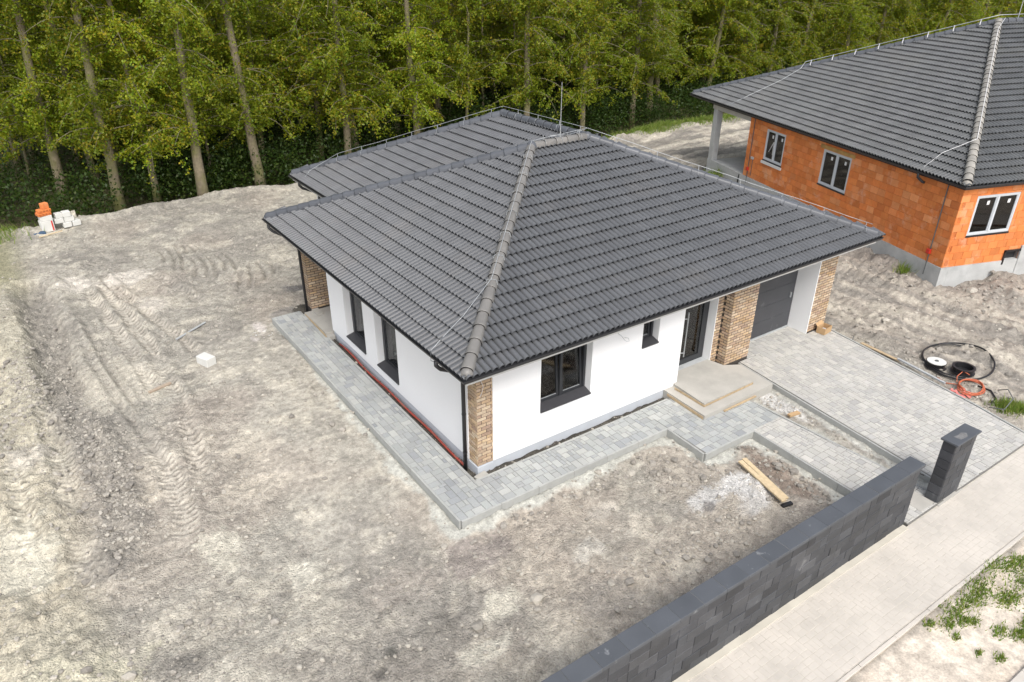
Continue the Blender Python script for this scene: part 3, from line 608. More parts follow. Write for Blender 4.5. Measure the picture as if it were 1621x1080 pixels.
def roof_face(P0, e, s, z0, tan, halfs, deck_poly, umin, umax, vmax, pieces, deck, over=.035):
    """P0 xy on the eave line, e eave dir, s inward dir, halfs: list (nx,ny,c): keep nx*x+ny*y<=c"""
    ca = 1/math.sqrt(1+tan*tan); e3 = np.array([e[0], e[1], 0.]); s3 = np.array([s[0]*ca, s[1]*ca, tan*ca]); n3 = np.cross(e3, s3)
    Fm = np.eye(4); Fm[:3, 0] = e3; Fm[:3, 1] = s3; Fm[:3, 2] = n3; Fm[:3, 3] = (P0[0], P0[1], z0)
    K = int(vmax/ca/T_G)+2
    for k in range(K):
        y0 = k*T_G-over
        for j in range(int(math.floor(umin/T_W)), int(math.ceil(umax/T_W))+1):
            x0 = j*T_W; mt = Fm@Tm(x0, y0, rnd.uniform(0, .002))
            cor = [(mt@np.array([a, b, 0, 1]))[:2] for a, b in ((0, 0), (T_W, 0), (T_W, T_L), (0, T_L))]
            ok = True; cut = []
            for (nx_, ny_, c_) in halfs:
                d = [nx_*p[0]+ny_*p[1]-c_ for p in cor]
                if min(d) >= 0: ok = False; break
                if max(d) > 0: cut.append((nx_, ny_, c_))
            if not ok: continue
            if not cut: pieces.append(('t', TILE, mt)); continue
            inv = np.linalg.inv(mt); pl = []
            for (nx_, ny_, c_) in cut:
                nn = np.array([nx_, ny_, 0.]); co = nn*c_; col_ = (inv@np.append(co, 1))[:3]; nl = inv[:3, :3]@nn
                pl.append((tuple(col_), tuple(nl)))
            v, f = clip_mesh(TILE[0], TILE[1], pl)
            if len(f): pieces.append((None, (v, f), mt))
    deck.add([(x, y, z0+((x-P0[0])*s[0]+(y-P0[1])*s[1])*tan-.012) for x, y in deck_poly], [tuple(range(len(deck_poly)))])
def ridge_run(a, b, m, parent, r0=.136, r1=.112, step=.38, lift=.0, count=[0]):
    """half-round caps overlapping from a (low end) to b (high end)"""
    a = Vector(a); b = Vector(b); D = (b-a).length; d = (b-a).normalized(); n = max(1, round(D/step)); st_ = D/n
    x = d.cross(Vector((0, 0, 1))).normalized(); z = x.cross(d)
    v = []; f = []; N = 8; L_ = st_+.05
    for (t, r) in ((0, r0-.028), (.0, r0), (.035, r0), (L_, r1)):
        for j in range(N+1):
            an = PI*j/N-.0; v.append((r*math.cos(an), t, r*math.sin(an)*.9-.03 if 0 < j < N else -.075))
    for k in range(3):
        for j in range(N): f.append((k*(N+1)+j, (k+1)*(N+1)+j, (k+1)*(N+1)+j+1, k*(N+1)+j+1))
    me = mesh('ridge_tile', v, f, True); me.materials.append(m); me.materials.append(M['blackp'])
    for j in range(N): me.polygons[j].material_index = 1; me.polygons[j].use_smooth = False  # lower-end ring coloured black, painting the shadow under each overlap
    R_ = np.eye(4); R_[:3, 0] = x; R_[:3, 1] = d; R_[:3, 2] = z
    for k in range(n):
        mt = R_.copy(); mt[:3, 3] = a+d*(k*st_)+z*(lift+rnd.uniform(-.003, .003)); link('ridge_tile', me, None, parent, mt.tolist())
def end_cap(p, m, parent, r=.135):
    v = []; f = []; N = 12; K = 5
    for k in range(K+1):
        for j in range(N): 
            an = 2*PI*j/N; ph = PI/2*k/K; v.append((p[0]+r*math.cos(an)*math.cos(ph*.98), p[1]+r*math.sin(an)*math.cos(ph*.98), p[2]-.06+r*1.0*math.sin(ph)))
    for k in range(K):
        for j in range(N): f.append((k*N+j, k*N+(j+1) % N, (k+1)*N+(j+1) % N, (k+1)*N+j))
    f.append(tuple(range(K*N, K*N+N)))
    o = link('hip_cap', mesh('hip_cap', v, f, True), m, parent)
GUT = [(.0, -.01)]+[(.055-.055*math.cos(a), -.01-.06*math.sin(a)) for a in np.linspace(.25, PI, 7)]+[(.112, -.002), (.116, -.010)]+[(.058-.052*math.cos(a)*1.12, -.016-.066*math.sin(a)) for a in np.linspace(PI, .2, 7)]
def eaves(path, ze, parent, soffit_in, closed=False, fas=.175, col='fascia'):
    MB().sweep(path, [(.0+o-.03, ze+z) for o, z in GUT], closed).obj('gutter', M['gutter'], parent, smooth=False)
    MB().sweep(path, [(-.035, ze-fas), (-.035, ze-.005), (-.055, ze-.005), (-.055, ze-fas+.02), (-soffit_in, ze-fas+.02), (-soffit_in, ze-fas), (-.035, ze-fas)], closed).obj('soffit', M[col], parent)
def walls(name, m, parent, axis_, pos, thick, a0, a1, z0, z1, holes=()):
    """axis_ 'x': wall runs along x at y=pos (outer) to pos+thick ; 'y' likewise"""
    xs = sorted(set([a0, a1]+[h for q in holes for h in q[:2]])); zs = sorted(set([z0, z1]+[h for q in holes for h in q[2:]])); b = MB()
    zs = [z for z in zs if z0 <= z <= z1]; xs = [x for x in xs if a0 <= x <= a1]
    for i in range(len(xs)-1):
        run = None
        for j in range(len(zs)-1):
            cx = (xs[i]+xs[i+1])/2; cz = (zs[j]+zs[j+1])/2; inh = any(h[0] < cx < h[1] and h[2] < cz < h[3] for h in holes)
            if not inh:
                if run is None: run = zs[j]
                end = zs[j+1]
            if (inh or j == len(zs)-2) and run is not None:
                lo, hi = sorted((pos, pos+thick))
                if axis_ == 'x': b.box(xs[i], xs[i+1], lo, hi, run, end)
                else: b.box(lo, hi, xs[i], xs[i+1], run, end)
                run = None
    return b.obj(name, m, parent)
def down_pipe(parent, outlet, wall, zb, ze, r=.045):
    ox, oy = outlet; wx, wy = wall
    p = [(ox, oy, ze-.06), (ox, oy, ze-.16)]
    for t in np.linspace(0, 1, 5)[1:]: p.append((ox+(wx-ox)*.15*t, oy+(wy-oy)*.15*t, ze-.16-.10*t))
    p += [(ox+(wx-ox)*.85, oy+(wy-oy)*.85, ze-.42), (wx, wy, ze-.50), (wx, wy, ze-.6), (wx, wy, zb)]
    MB().tube(p, r, 10).obj('downspout', M['gutter'], parent, smooth=True)
    for z in (zb+.5, zb+1.5): MB().tube([(wx, wy, z), (wx, wy, z+.03)], r+.006, 10).obj('pipe_bracket', M['gutter'], parent)

# ------------------------------------------------------------------ house 1
TAN = 2.436/5.815; ZE = 2.875; W = 13.58; D = 11.63
house = empty('house', (0, 0, 0), 'finished white bungalow with dark grey tiled hip roof and brick pillars', 'house')
roof = MB(); tiles = []
ZR = ZE+5.815*TAN; zM = 3.009
roof_face((0, 0), (1, 0), (0, 1), ZE, TAN, [(-1, 1, 0), (1, 1, W), (0, 1, 5.815)], [(0, 0), (W, 0), (W-5.815, 5.815), (5.815, 5.815)], 0, W, 5.815, tiles, roof)
roof_face((0, D), (0, -1), (1, 0), ZE, TAN, [(1, -1, 0), (1, 1, D)], [(0, D), (0, 0), (5.815, 5.815)], 0, D, 5.815, tiles, roof)
hw = (ZR-zM)/TAN; xm = 7.765-hw; ym = 10+hw
roof_face((xm, ym), (0, -1), (1, 0), zM, TAN, [(-1, -1, -(W)), (1, 1, 7.765+10), (1, 0, 7.765)], [(xm, ym), (xm, W-xm), (7.765, 5.815), (7.765, 10)], 0, ym-5.7, hw, tiles, roof)
# far slopes: simpler sheets of the same tiles, turned away from the photograph
roof_face((W, 0), (0, 1), (-1, 0), ZE, TAN, [(-1, -1, -W), (-1, 1, 10-7.765), (-1, 0, -7.765)], [(W, 0), (W, 15.8), (7.765, 10), (7.765, 5.815)], 0, 15.9, 5.815, tiles, roof)
roof_face((13.3, ym), (-1, 0), (0, -1), zM, TAN, [(-1, -1, -17.765), (1, -1, 7.765-10), (0, -1, -10)], [(13.3, ym), (xm, ym), (7.765, 10)], 0, 11.5, hw, tiles, roof)
roof_face((2.0, D), (-1, 0), (0, -1), ZE, TAN, [(-1, -1, -D), (1, 1, W), (0, -1, -5.815)], [(1.95, D), (0, D), (5.815, 5.815), (7.765, 5.815)], -8, 2, 5.815, tiles, roof)
ro = roof.obj('roof', M['deck'], house)
place(tiles, 'tile', M['tile'], ro, smooth=True)
zt = .085
N_ = (0, 0, ZE+zt); A1 = (5.815, 5.815, ZR+zt+.01); A2 = (7.765, 5.815, ZR+zt+.01); A3 = (7.765, 10, ZR+zt+.01)
ridge_run((.10, .10, ZE+zt+.045), A1, M['ridge_lit'], ro, step=.40); end_cap((.10, .10, ZE+zt+.03), M['ridge_lit'], ro, .13)
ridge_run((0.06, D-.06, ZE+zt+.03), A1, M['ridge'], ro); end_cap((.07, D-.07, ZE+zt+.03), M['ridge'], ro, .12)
ridge_run(A1, A2, M['ridge_lit'], ro); ridge_run((W-.06, .06, ZE+zt+.03), A2, M['ridge'], ro); ridge_run(A2, A3, M['ridge'], ro)
end_cap((W-.08, .08, ZE+zt+.03), M['ridge'], ro, .12)
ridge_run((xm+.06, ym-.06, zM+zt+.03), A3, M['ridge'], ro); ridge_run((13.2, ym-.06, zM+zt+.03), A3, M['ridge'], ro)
end_cap((xm+.08, ym-.08, zM+zt+.03), M['ridge'], ro, .12)
for p in (A1, A2, A3): end_cap((p[0], p[1], p[2]+.01), M['ridge'], ro, .155)
eaves([(1.95, D), (0, D), (0, 0), (W, 0), (W, 15.7)], ZE, house, .64)
eaves([(12.9, ym), (xm, ym), (xm, 11.7)], zM, house, .64)
# lightning conductor: wire on little holders, plus rod
lc = MB()
def wire_path(pts, h=.11):
    return [(p[0], p[1], p[2]+h) for p in pts]
def lerp(a, b, t): return tuple(a[i]+(b[i]-a[i])*t for i in range(3))
HB = (xm, ym, zM+zt); HR = (W, 0, ZE+zt); HN = (0, 0, ZE+zt)
wp = [(xm+.02, ym-1.05, zM+.03), (xm+.4, ym-.9, zM+.30)]+[(p[0], p[1], p[2]+.20+.012*math.sin(i*2.1)) for i, p in enumerate([lerp(HB, A3, t) for t in np.linspace(.24, 1, 9)])]
wp += [(p[0], p[1], p[2]+.20) for p in [lerp(A3, A2, t) for t in (.25, .5, .75, 1)]]+[(p[0], p[1], p[2]+.20+.01*math.sin(i*1.7)) for i, p in enumerate([lerp(A2, HR, t) for t in np.linspace(.08, .97, 12)])]
lw = MB().tube(wp, .007, 5).tube([(A2[0], A2[1], A2[2]+.20), (7.3, 5.83, ZR+.27), (6.8, 5.80, ZR+.25), (6.2, 5.83, ZR+.22), (5.8, 5.8, ZR+.20)]+[(p[0], p[1], p[2]+.12) for p in [lerp(A1, HN, t) for t in (.1, .25, .4, .55, .68)]]+[(1.35, 1.65, ZE+.75), (.9, 1.50, ZE+.50), (.35, 1.38, ZE+.24), (-.02, 1.28, ZE+.06), (-.05, 1.25, ZE-.15), (.2, 1.22, ZE-.33), (.45, 1.15, ZE-.25)], .008, 5)
lw.tube([(7.765, 5.9, ZR+.25), (7.2, 5.95, ZR+.16), (6.5, 5.9, ZR+.24)], .007, 5)
lwo = lw.obj('lightning_wire', M['zinc'], house, smooth=True)
for a, b, ts in ((HB, A3, np.linspace(.24, .95, 7)), (A3, A2, (.2, .45, .7, .93)), (A2, HR, np.linspace(.10, .95, 7)), (A1, A2, (.2, .5, .85)), (HN, A1, (.32, .42, .52, .62, .72, .82, .92))):
    for t in ts:
        p = lerp(a, b, t); d = Vector(b)-Vector(a); d.normalize(); x = d.cross(Vector((0, 0, 1))).normalized()
        P = Vector(p); s_ = .132
        MB().bar(P-x*s_+Vector((0, 0, -.03)), P-x*s_*.75+Vector((0, 0, .085)), .013, .005, d).bar(P-x*s_*.75+Vector((0, 0, .085)), P+x*s_*.75+Vector((0, 0, .085)), .013, .005).bar(P+x*s_*.75+Vector((0, 0, .085)), P+x*s_+Vector((0, 0, -.03)), .013, .005, d).bar(P+Vector((0, 0, .085)), P+Vector((0, 0, .20 if not (a == HN) else .13)), .016, .010).obj('wire_holder', M['holder'], house)
MB().tube([(6.80, 5.82, ZR+.1), (6.80, 5.82, ZR+.5), (6.80, 5.82, ZR+1.62)], [.014, .011, .007], 6).obj('lightning_rod', M['zinc'], house)
# walls
F0 = .643; ZT = ZE-.20
FW = (2.32, 3.78, .93, 2.32); SW = (5.34, 5.88, 1.64, 2.36)
WF = dict(z0=.11, z1=ZT)
walls('wall', M['render'], house, 'x', F0, .30, 1.05, 6.74, .11, ZT, [FW, SW])
L1 = (6.25, 7.52, .40, 2.30); L2 = (4.31, 5.53, .40, 2.30)
walls('wall', M['render'], house, 'y', F0, .30, 1.03, 8.65, .11, ZT, [L1, L2])
b = MB().box(.668, 1.04, .668, 1.03, -.15, ZT); b.obj('brick_backing', M['mortar'], house)
# plinth
MB().box(.665, 6.70, .663, .9, -.2, .11).box(.665, .9, .9, 8.62, -.2, .11).obj('plinth', M['plinth'], house)
MB().box(.632, 1.06, .632, 1.04, -.2, .085).obj('plinth', M['plinth'], house)
MB().box(.630, .665, 1.0, 1.06, .11, ZT).obj('corner_strip', M['render'], house)
# door recess
walls('wall', M['render'], house, 'y', 6.45, .29, .945, 1.40, .11, ZT)
MB().box(8.30, 8.319, .945, 1.30, -.1, ZT).obj('wall', M['render'], house)
MB().box(8.32, 9.50, .955, 1.40, -.1, ZT-.003).obj('brick_backing', M['mortar'], house)
MB().box(8.575, 9.515, .66, .955, -.15, ZT-.003).obj('brick_backing', M['mortar'], house)
MB().box(9.50, 9.53, 1.0, 1.6, -.1, ZT).obj('wall', M['render'], house)
# garage
MB().box(12.13, 12.16, .66, 1.6, -.1, ZT).obj('wall', M['render'], house)
MB().box(12.10, 12.13, .645, 1.35, -.05, ZT-.004).obj('wall', M['render'], house)
MB().box(12.16, 12.935, .66, 1.2, -.2, ZT-.003).obj('brick_backing', M['mortar'], house)
MB().box(6.74, 12.94, .66, 1.6, 2.42, ZT-.006).obj('lintel', M['render'], house)
# other walls (right, back, terrace recess)
MB().box(12.65, 12.95, 1.2, 14.85, -.2, ZT).box(2.9, 12.65, 14.55, 14.85, -.2, ZT+.1).box(2.9, 3.2, 11.0, 14.55, -.2, ZT+.1).obj('wall', M['render'], house)
MB().box(2.4, 3.2, 10.7, 11.0, -.2, ZT).box(.943, 3.2, 8.35, 8.65, .05, ZT).box(2.6, 2.9, 8.65, 10.7, .05, ZT).obj('wall', M['render'], house)
MB().box(.655, 2.39, 10.37, 10.98, -.2, ZT).obj('brick_backing', M['mortar'], house)
MB().box(.95, 12.65, 1.6, 8.4, -.25, .16).box(3.1, 12.65, 8.4, 14.5, -.25, .16).obj('floor', M['roomfloor'], house)
MB().box(.95, 12.64, .95, 8.4, ZT-.02, ZT-.005).box(3.1, 12.64, 8.4, 14.5, ZT-.02, ZT-.005).obj('ceiling', M['render'], house)
MB().box(4.9, 5.0, .95, 6, .1, ZT-.03).box(.95, 4.9, 3.6, 3.7, .1, ZT-.03).box(4.1, 4.2, 3.7, 8.3, .1, ZT-.03).box(6.6, 9.5, 4.5, 4.6, .1, ZT-.03).obj('partition', M['room'], house)
MB().box(.95, 6.4, .95, 8.3, .12, .17).obj('floor', M['roomfloor'], house)
# bricks
BL, BH, BJ = .225, .064, .018
def brickwork(pieces, origin, d, out, length, z0, z1, corner0=False, corner1=False, phase=0):
    """bricks on a vertical face; origin xy, d unit dir, out unit outward"""
    n = int(round((z1-z0)/(BH+BJ))); ph = (z1-z0)/n
    R_ = np.eye(4); R_[:3, 0] = (d[0], d[1], 0); R_[:3, 1] = (-out[0], -out[1], 0); R_[:3, 2] = (0, 0, 1)
    if np.linalg.det(R_[:3, :3]) < 0: mir = True
    else: mir = False
    for k in range(n):
        x = -BL/2-BJ/2 if (k+phase) % 2 else 0
        while x < length-.01:
            a = max(x, 0); b_ = min(x+BL, length); 
            if b_-a > .03:
                w_ = b_-a; pr = rnd.uniform(.012, .018); z = z0+k*ph
                if mir: # build along reversed axis
                    R2 = np.eye(4); R2[:3, 0] = (-d[0], -d[1], 0); R2[:3, 1] = (-out[0], -out[1], 0); R2[:3, 2] = (0, 0, 1); org = (origin[0]+d[0]*b_, origin[1]+d[1]*b_)
                else: R2 = R_.copy(); org = (origin[0]+d[0]*a, origin[1]+d[1]*a)
                R2[:3, 3] = (org[0], org[1], z+BJ/2)
                w_ = round(w_, 3); hh = ph-BJ; p0 = -.007; B = .003
                v = [(0, .02, 0), (w_, .02, 0), (w_, .02, hh), (0, .02, hh), (0, p0+B, 0), (w_, p0+B, 0), (w_, p0+B, hh), (0, p0+B, hh), (B, p0, B), (w_-B, p0, B), (w_-B, p0, hh-B), (B, p0, hh-B)]
                f = [(8, 9, 10, 11)]+[(4+i, 4+(i+1) % 4, 8+(i+1) % 4, 8+i) for i in range(4)]+[(i, (i+1) % 4, 4+(i+1) % 4, 4+i) for i in range(4)]
                pieces.append(((w_, round(hh, 4)), (v, f), R2))
            x += BL+BJ
bk = []
zb, zt_ = .10, ZT-.01
brickwork(bk, (.655, .66), (1, 0), (0, -1), .395, zb, zt_)
brickwork(bk, (.66, .655), (0, 1), (-1, 0), .35, zb, zt_, phase=1)
brickwork(bk, (8.563, .66), (1, 0), (0, -1), .965, .07, zt_)
brickwork(bk, (8.575, .675), (0, 1), (-1, 0), .27, .07, zt_, phase=1)
brickwork(bk, (8.31, .955), (1, 0), (0, -1), .25, .07, zt_, phase=1)
brickwork(bk, (12.14, .66), (1, 0), (0, -1), .80, .03, zt_)
brickwork(bk, (.66, 10.37), (1, 0), (0, -1), 1.72, .12, zt_)
brickwork(bk, (.655, 10.38), (0, 1), (-1, 0), .58, .12, zt_, phase=1)
place(bk, 'brick', M['brick'], house)
# windows
def win_front(x0, x1, z0, z1, y, tilt, sashes, parent):
    d = .20; yf = y+d; w_ = MB(); t = .065
    w_.box(x0, x1, yf, yf+.07, z0, z0+t).box(x0, x1, yf, yf+.07, z1-t, z1).box(x0, x0+t, yf, yf+.07, z0+t, z1-t).box(x1-t, x1, yf, yf+.07, z0+t, z1-t)
    n = sashes; cw = (x1-x0-2*t)/n
    if n > 1: w_.box(x0+t+cw-.03, x0+t+cw+.03, yf-.003, yf+.067, z0+t, z1-t)
    wo_ = w_.obj('window', M['anthracite'], parent)
    for k in range(n):
        a = x0+t+cw*k+(.03 if k else 0)+.005; b_ = x0+t+cw*(k+1)-(.03 if k < n-1 else 0)-.005; h0 = z0+t+.005; h1 = z1-t-.005
        loc = Matrix.Translation((0, yf+.05, h0))@Matrix.Rotation(-tilt, 4, 'X')
        H_ = h1-h0; s_ = MB(); q = .06
        s_.box(a, b_, -.03, .03, 0, q).box(a, b_, -.03, .03, H_-q, H_).box(a, a+q, -.03, .03, q, H_-q).box(b_-q, b_, -.03, .03, q, H_-q)
        s_.obj('sash', M['anthracite'], wo_, loc)
        MB().box(a+q, b_-q, -.006, .006, q, H_-q).obj('pane', M['glass'], wo_, loc)
        MB().box(a+q, b_-q, -.012, -.007, q, q+.012).obj('glazing_bead', M['pvc'], wo_, loc)
    MB().add([(x0, y-.035, z0+.004), (x1, y-.035, z0+.004), (x1, yf+.002, z0+.075), (x0, yf+.002, z0+.075), (x0, y-.035, z0-.03), (x1, y-.035, z0-.03), (x1, yf, z0-.02), (x0, yf, z0-.02)], [(0, 1, 2, 3), (4, 5, 1, 0), (7, 6, 5, 4), (5, 6, 2, 1), (4, 0, 3, 7)]).obj('window_sill', M['sill'], wo_)
    return wo_
win_front(FW[0], FW[1], FW[2], FW[3], F0, .085, 2, house)
win_front(SW[0], SW[1], SW[2], SW[3], F0, .10, 1, house)
def win_left(y0, y1, z0, z1, x, parent):
    xf = x+.20; t = .07
    o = MB().box(xf, xf+.07, y0, y1, z0, z0+t).box(xf, xf+.07, y0, y1, z1-t, z1).box(xf, xf+.07, y0, y0+t, z0+t, z1-t).box(xf, xf+.07, y1-t-.05, y1, z0+t, z1-t).obj('window', M['anthracite'], parent)
    MB().box(xf+.03, xf+.042, y0+t, y1-t-.05, z0+t, z1-t).obj('pane', M['glass'], o)
    MB().box(xf+.02, xf+.065, y0+t, y1-t-.05, z0+t, z0+t+.05).box(xf+.02, xf+.065, y0+t, y0+t+.05, z0+t+.05, z1-t).box(xf+.02, xf+.065, y1-t-.1, y1-t-.05, z0+t+.05, z1-t).obj('sash', M['anthracite'], o)
    MB().add([(x-.035, y1, z0+.004), (x-.035, y0, z0+.004), (xf, y0, z0+.06), (xf, y1, z0+.06), (x-.035, y1, z0-.03), (x-.035, y0, z0-.03), (xf, y0, z0-.02), (xf, y1, z0-.02)], [(0, 1, 2, 3), (4, 5, 1, 0), (7, 6, 5, 4), (5, 6, 2, 1), (4, 0, 3, 7)]).obj('window_sill', M['sill'], o)
    # curtain hanging inside
    b_ = MB(); n = 26; ys = np.linspace(y0+.25, y1-.1, n)
    b_.add([(xf+.22+.03*math.sin(i*1.9), yy, z) for z in (z0+.35, z1) for i, yy in enumerate(ys)], [(i, i+1, n+i+1, n+i) for i in range(n-1)])
    b_.obj('curtain', M['curtain'], o, smooth=True)
win_left(*L1, F0, house); win_left(*L2, F0, house)
# entrance door
dr = MB().box(7.05, 7.13, 1.2, 1.28, .19, 2.42).box(8.22, 8.30, 1.2, 1.28, .19, 2.42).box(7.13, 8.22, 1.2, 1.28, 2.34, 2.42).box(7.13, 8.22, 1.2, 1.28, .19, .23).obj('door', M['anthracite'], house)
MB().box(7.14, 7.27, 1.19, 1.25, .24, 2.33).box(8.09, 8.21, 1.19, 1.25, .24, 2.33).box(7.27, 8.09, 1.19, 1.25, .24, .36).box(7.27, 8.09, 1.19, 1.25, 2.22, 2.33).obj('door_leaf', M['anthracite'], dr)
MB().box(7.27, 8.09, 1.215, 1.23, .36, 2.22).obj('pane', M['glass'], dr)
MB().box(6.75, 7.05, 1.21, 1.27, .18, 2.42).obj('side_panel', M['anthracite'], dr)
MB().tube([(7.42, 1.10, .50), (7.42, 1.10, 1.80)], .016, 8).tube([(7.42, 1.10, .62), (7.25, 1.20, .62)], .011, 6).tube([(7.42, 1.10, 1.62), (7.25, 1.20, 1.62)], .011, 6).obj('door_handle', M['zinc'], dr)
MB().box(6.75, 8.30, 1.02, 1.2, .05, .19).obj('door_sill', M['pvc'], house)
MB().box(7.2, 8.2, 1.55, 1.56, .3, 2.3).obj('curtain', M['curtain'], dr)
# garage door: sectional panels
gd = MB().box(9.53, 12.10, 1.31, 1.34, .03, 2.45).obj('garage_door', M['anthracite'], house)
for k in range(5): MB().box(9.54, 12.09, 1.275, 1.31, .045+k*.475, .045+(k+1)*.475-.006).obj('panel', M['garage'], gd, bevel=.004)
MB().box(11.9, 11.94, 1.24, 1.275, 1.0, 1.16).obj('handle', M['zinc'], gd)
MB().box(9.53, 12.10, 1.25, 1.35, -.02, .035).obj('threshold', M['pvc'], house)
# entrance steps
MB().add([(6.30, .655, -.25), (6.24, -.76, -.25), (8.80, -.74, -.25), (8.93, .40, -.25), (8.5, .655, -.25), (6.30, .655, .11), (6.24, -.76, .11), (8.80, -.74, .11), (8.93, .40, .11), (8.5, .655, .11)], [(5, 6, 7, 8, 9), (0, 1, 6, 5), (1, 2, 7, 6), (2, 3, 8, 7), (3, 4, 9, 8)]).obj('step', M['concrete'], house)
MB().add([(6.75, 1.02, .112), (6.62, .60, .112), (6.53, -.48, .112), (8.38, -.44, .112), (8.40, .6, .112), (8.30, 1.02, .112), (6.75, 1.02, .19), (6.62, .60, .19), (6.53, -.48, .19), (8.38, -.44, .19), (8.40, .6, .19), (8.30, 1.02, .19)], [(6, 7, 8, 9, 10, 11)]+[(i, (i+1) % 6, 6+(i+1) % 6, 6+i) for i in range(6)]).obj('step', M['concrete'], house)
MB().bar((6.215, -.74, .04), (6.28, .50, .04), .016, .07).bar((6.51, -.50, .145), (6.53, .5, .145), .014, .055).bar((6.52, -.498, .145), (8.36, -.458, .145), .014, .05).obj('formwork_board', M['board'], house)
MB().bar((6.9, -.80, .02), (8.1, -.78, .015), .05, .03).obj('formwork_board', M['board'], house)
# terrace slab left
MB().box(.40, 2.6, 8.66, 10.36, -.25, .07).obj('terrace_slab', M['concrete'], house)
MB().box(.383, .62, 8.45, 10.38, -.2, .02).obj('step', M['concrete'], house)
MB().bar((.36, 8.5, .02), (.40, 10.3, .02), .02, .08).obj('formwork_board', M['board'], house)
MB().box(.64, .85, 9.9, 10.36, .07, .12).obj('step', M['concrete'], house)
# downspouts
down_pipe(house, (-.055, 1.03), (.50, .93), -.12, ZE)
down_pipe(house, (-.055, 11.2), (.52, 10.42), -.12, ZE)
down_pipe(house, (xm-.05, ym-.9), (2.78, 14.3), -.12, zM)
# loose wires out of the wall
MB().tube([(4.50, .65, 2.28), (4.58, .58, 2.2), (4.66, .55, 2.08), (4.74, .55, 2.02), (4.82, .56, 2.0), (4.80, .57, 2.08), (4.70, .60, 2.12)], .006, 5).obj('wire', M['pvc'], house)
MB().tube([(.75, .66, 2.3), (.79, .60, 2.15), (.76, .61, 2.0), (.72, .63, 1.9)], .006, 5).obj('wire', M['paper'], house)
MB().box(2.4, 3.0, 1.5, 2.0, .17, .75).obj('stored_box', M['film'], house); MB().bar((3.0, 2.2, .6), (4.6, 2.6, .65), .25, .04).bar((2.4, 2.6, .9), (4.4, 3.0, .9), .15, .04).obj('stored_board', M['board'], house)
MB().bar((.9, 5.0, .9), (1.1, 4.9, .9), .1, .1).obj('stored_box', M['paper'], house)
# red drain conduit lying in the gravel strip along the left wall
rc = MB().tube([(.56+.02*math.sin(i*1.3), 8.0-i*.5, -.055+.018*math.sin(i*.9)) for i in range(15)], .030, 8).obj('drain_conduit', M['red'], smooth=True); props(rc, 'red corrugated drain conduit lying in the trench along the left wall', 'conduit')
MB().box(.58, .60, 1.5, 8.2, -.14, -.06).obj('grey_board', M['pvc'], rc) if False else None
rf = MB().add([(.50, .40, -.06), (.80, .44, -.05), (.78, .60, -.045), (.48, .56, -.055), (.50, .40, -.02), (.80, .44, -.01), (.78, .60, -.005), (.48, .56, -.015)], [(4, 5, 6, 7), (0, 1, 5, 4), (1, 2, 6, 5), (2, 3, 7, 6), (3, 0, 4, 7)]).obj('concrete_fragment', M['concrete'], bevel=.01); props(rf, 'pale concrete fragment at the foot of the near corner pillar', 'stone')

# ------------------------------------------------------------------ house 2
t2 = H2R['th']
house2 = empty('house', (H2R['X'], H2R['Y'], 0), 'unfinished bungalow of bare orange hollow blocks with grey tiled roof', 'house', rz=-t2)
R2 = Tm(H2R['X'], H2R['Y'], 0, -t2)
Z2 = 3.33; D2 = 17.57; TAN2 = 3.75/8.785; W2 = 26.0
roof2 = MB(); tiles2 = []
def keep_local(f): return f
roof_face((0, 0), (1, 0), (0, 1), Z2, TAN2, [(-1, 1, 0), (0, 1, 8.785), (1, 0, 13.0)], [(0, 0), (W2, 0), (W2-8.785, 8.785), (8.785, 8.785)], 0, 13, 8.785, tiles2, roof2)
roof_face((0, D2), (0, -1), (1, 0), Z2, TAN2, [(1, -1, 0), (1, 1, D2)], [(0, D2), (0, 0), (8.785, 8.785)], 0, D2, 8.785, tiles2, roof2)
roof2.add([(W2, 0, Z2), (W2, D2, Z2), (W2-8.785, 8.785, Z2+3.75)], [(0, 1, 2)]); roof2.add([(W2, D2, Z2), (0, D2, Z2), (8.785, 8.785, Z2+3.75), (W2-8.785, 8.785, Z2+3.75)], [(0, 1, 2, 3)])
ro2 = roof2.obj('roof', M['deck'], house2)
place(tiles2, 'tile', M['tile2'], ro2, root=R2, smooth=True)
ZR2 = Z2+3.75
B1 = (8.785, 8.785, ZR2+.10)
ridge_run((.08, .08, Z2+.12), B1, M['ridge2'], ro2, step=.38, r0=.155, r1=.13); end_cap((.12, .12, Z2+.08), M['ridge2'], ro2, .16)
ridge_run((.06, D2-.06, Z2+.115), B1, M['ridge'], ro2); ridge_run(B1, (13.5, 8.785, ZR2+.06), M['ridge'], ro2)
end_cap((B1[0], B1[1], B1[2]), M['ridge2'], ro2, .16)
eaves([(W2, D2), (0, D2), (0, 0), (W2, 0)], Z2, house2, .2, fas=.14, col='gutter')
hb = (0, D2, Z2+.05)
p_ = [lerp(hb, B1, t) for t in np.linspace(.42, 1, 8)]
MB().tube([(.02, 14.05, Z2+.04), (.3, 13.95, Z2+.20), (2.4, 13.6, Z2+1.15), (3.4, 13.75, Z2+1.58)]+[(p[0], p[1], p[2]+.2) for p in p_]+[(9.5, 8.785, B1[2]+.2), (13, 8.785, B1[2]+.2)], .014, 5).obj('lightning_wire', M['zinc'], house2, smooth=True)
MB().tube([(8.9, 8.6, B1[2]+.1)]+[(p[0]+.02, p[1]-.02, p[2]+.17) for p in [lerp(B1, (0, 0, Z2+.05), t) for t in (.1, .3, .5, .7, .8)]]+[(.9, 2.1, Z2+.5), (-.02, 1.9, Z2+.05)], .010, 5).obj('lightning_wire', M['paper'], house2, smooth=True)
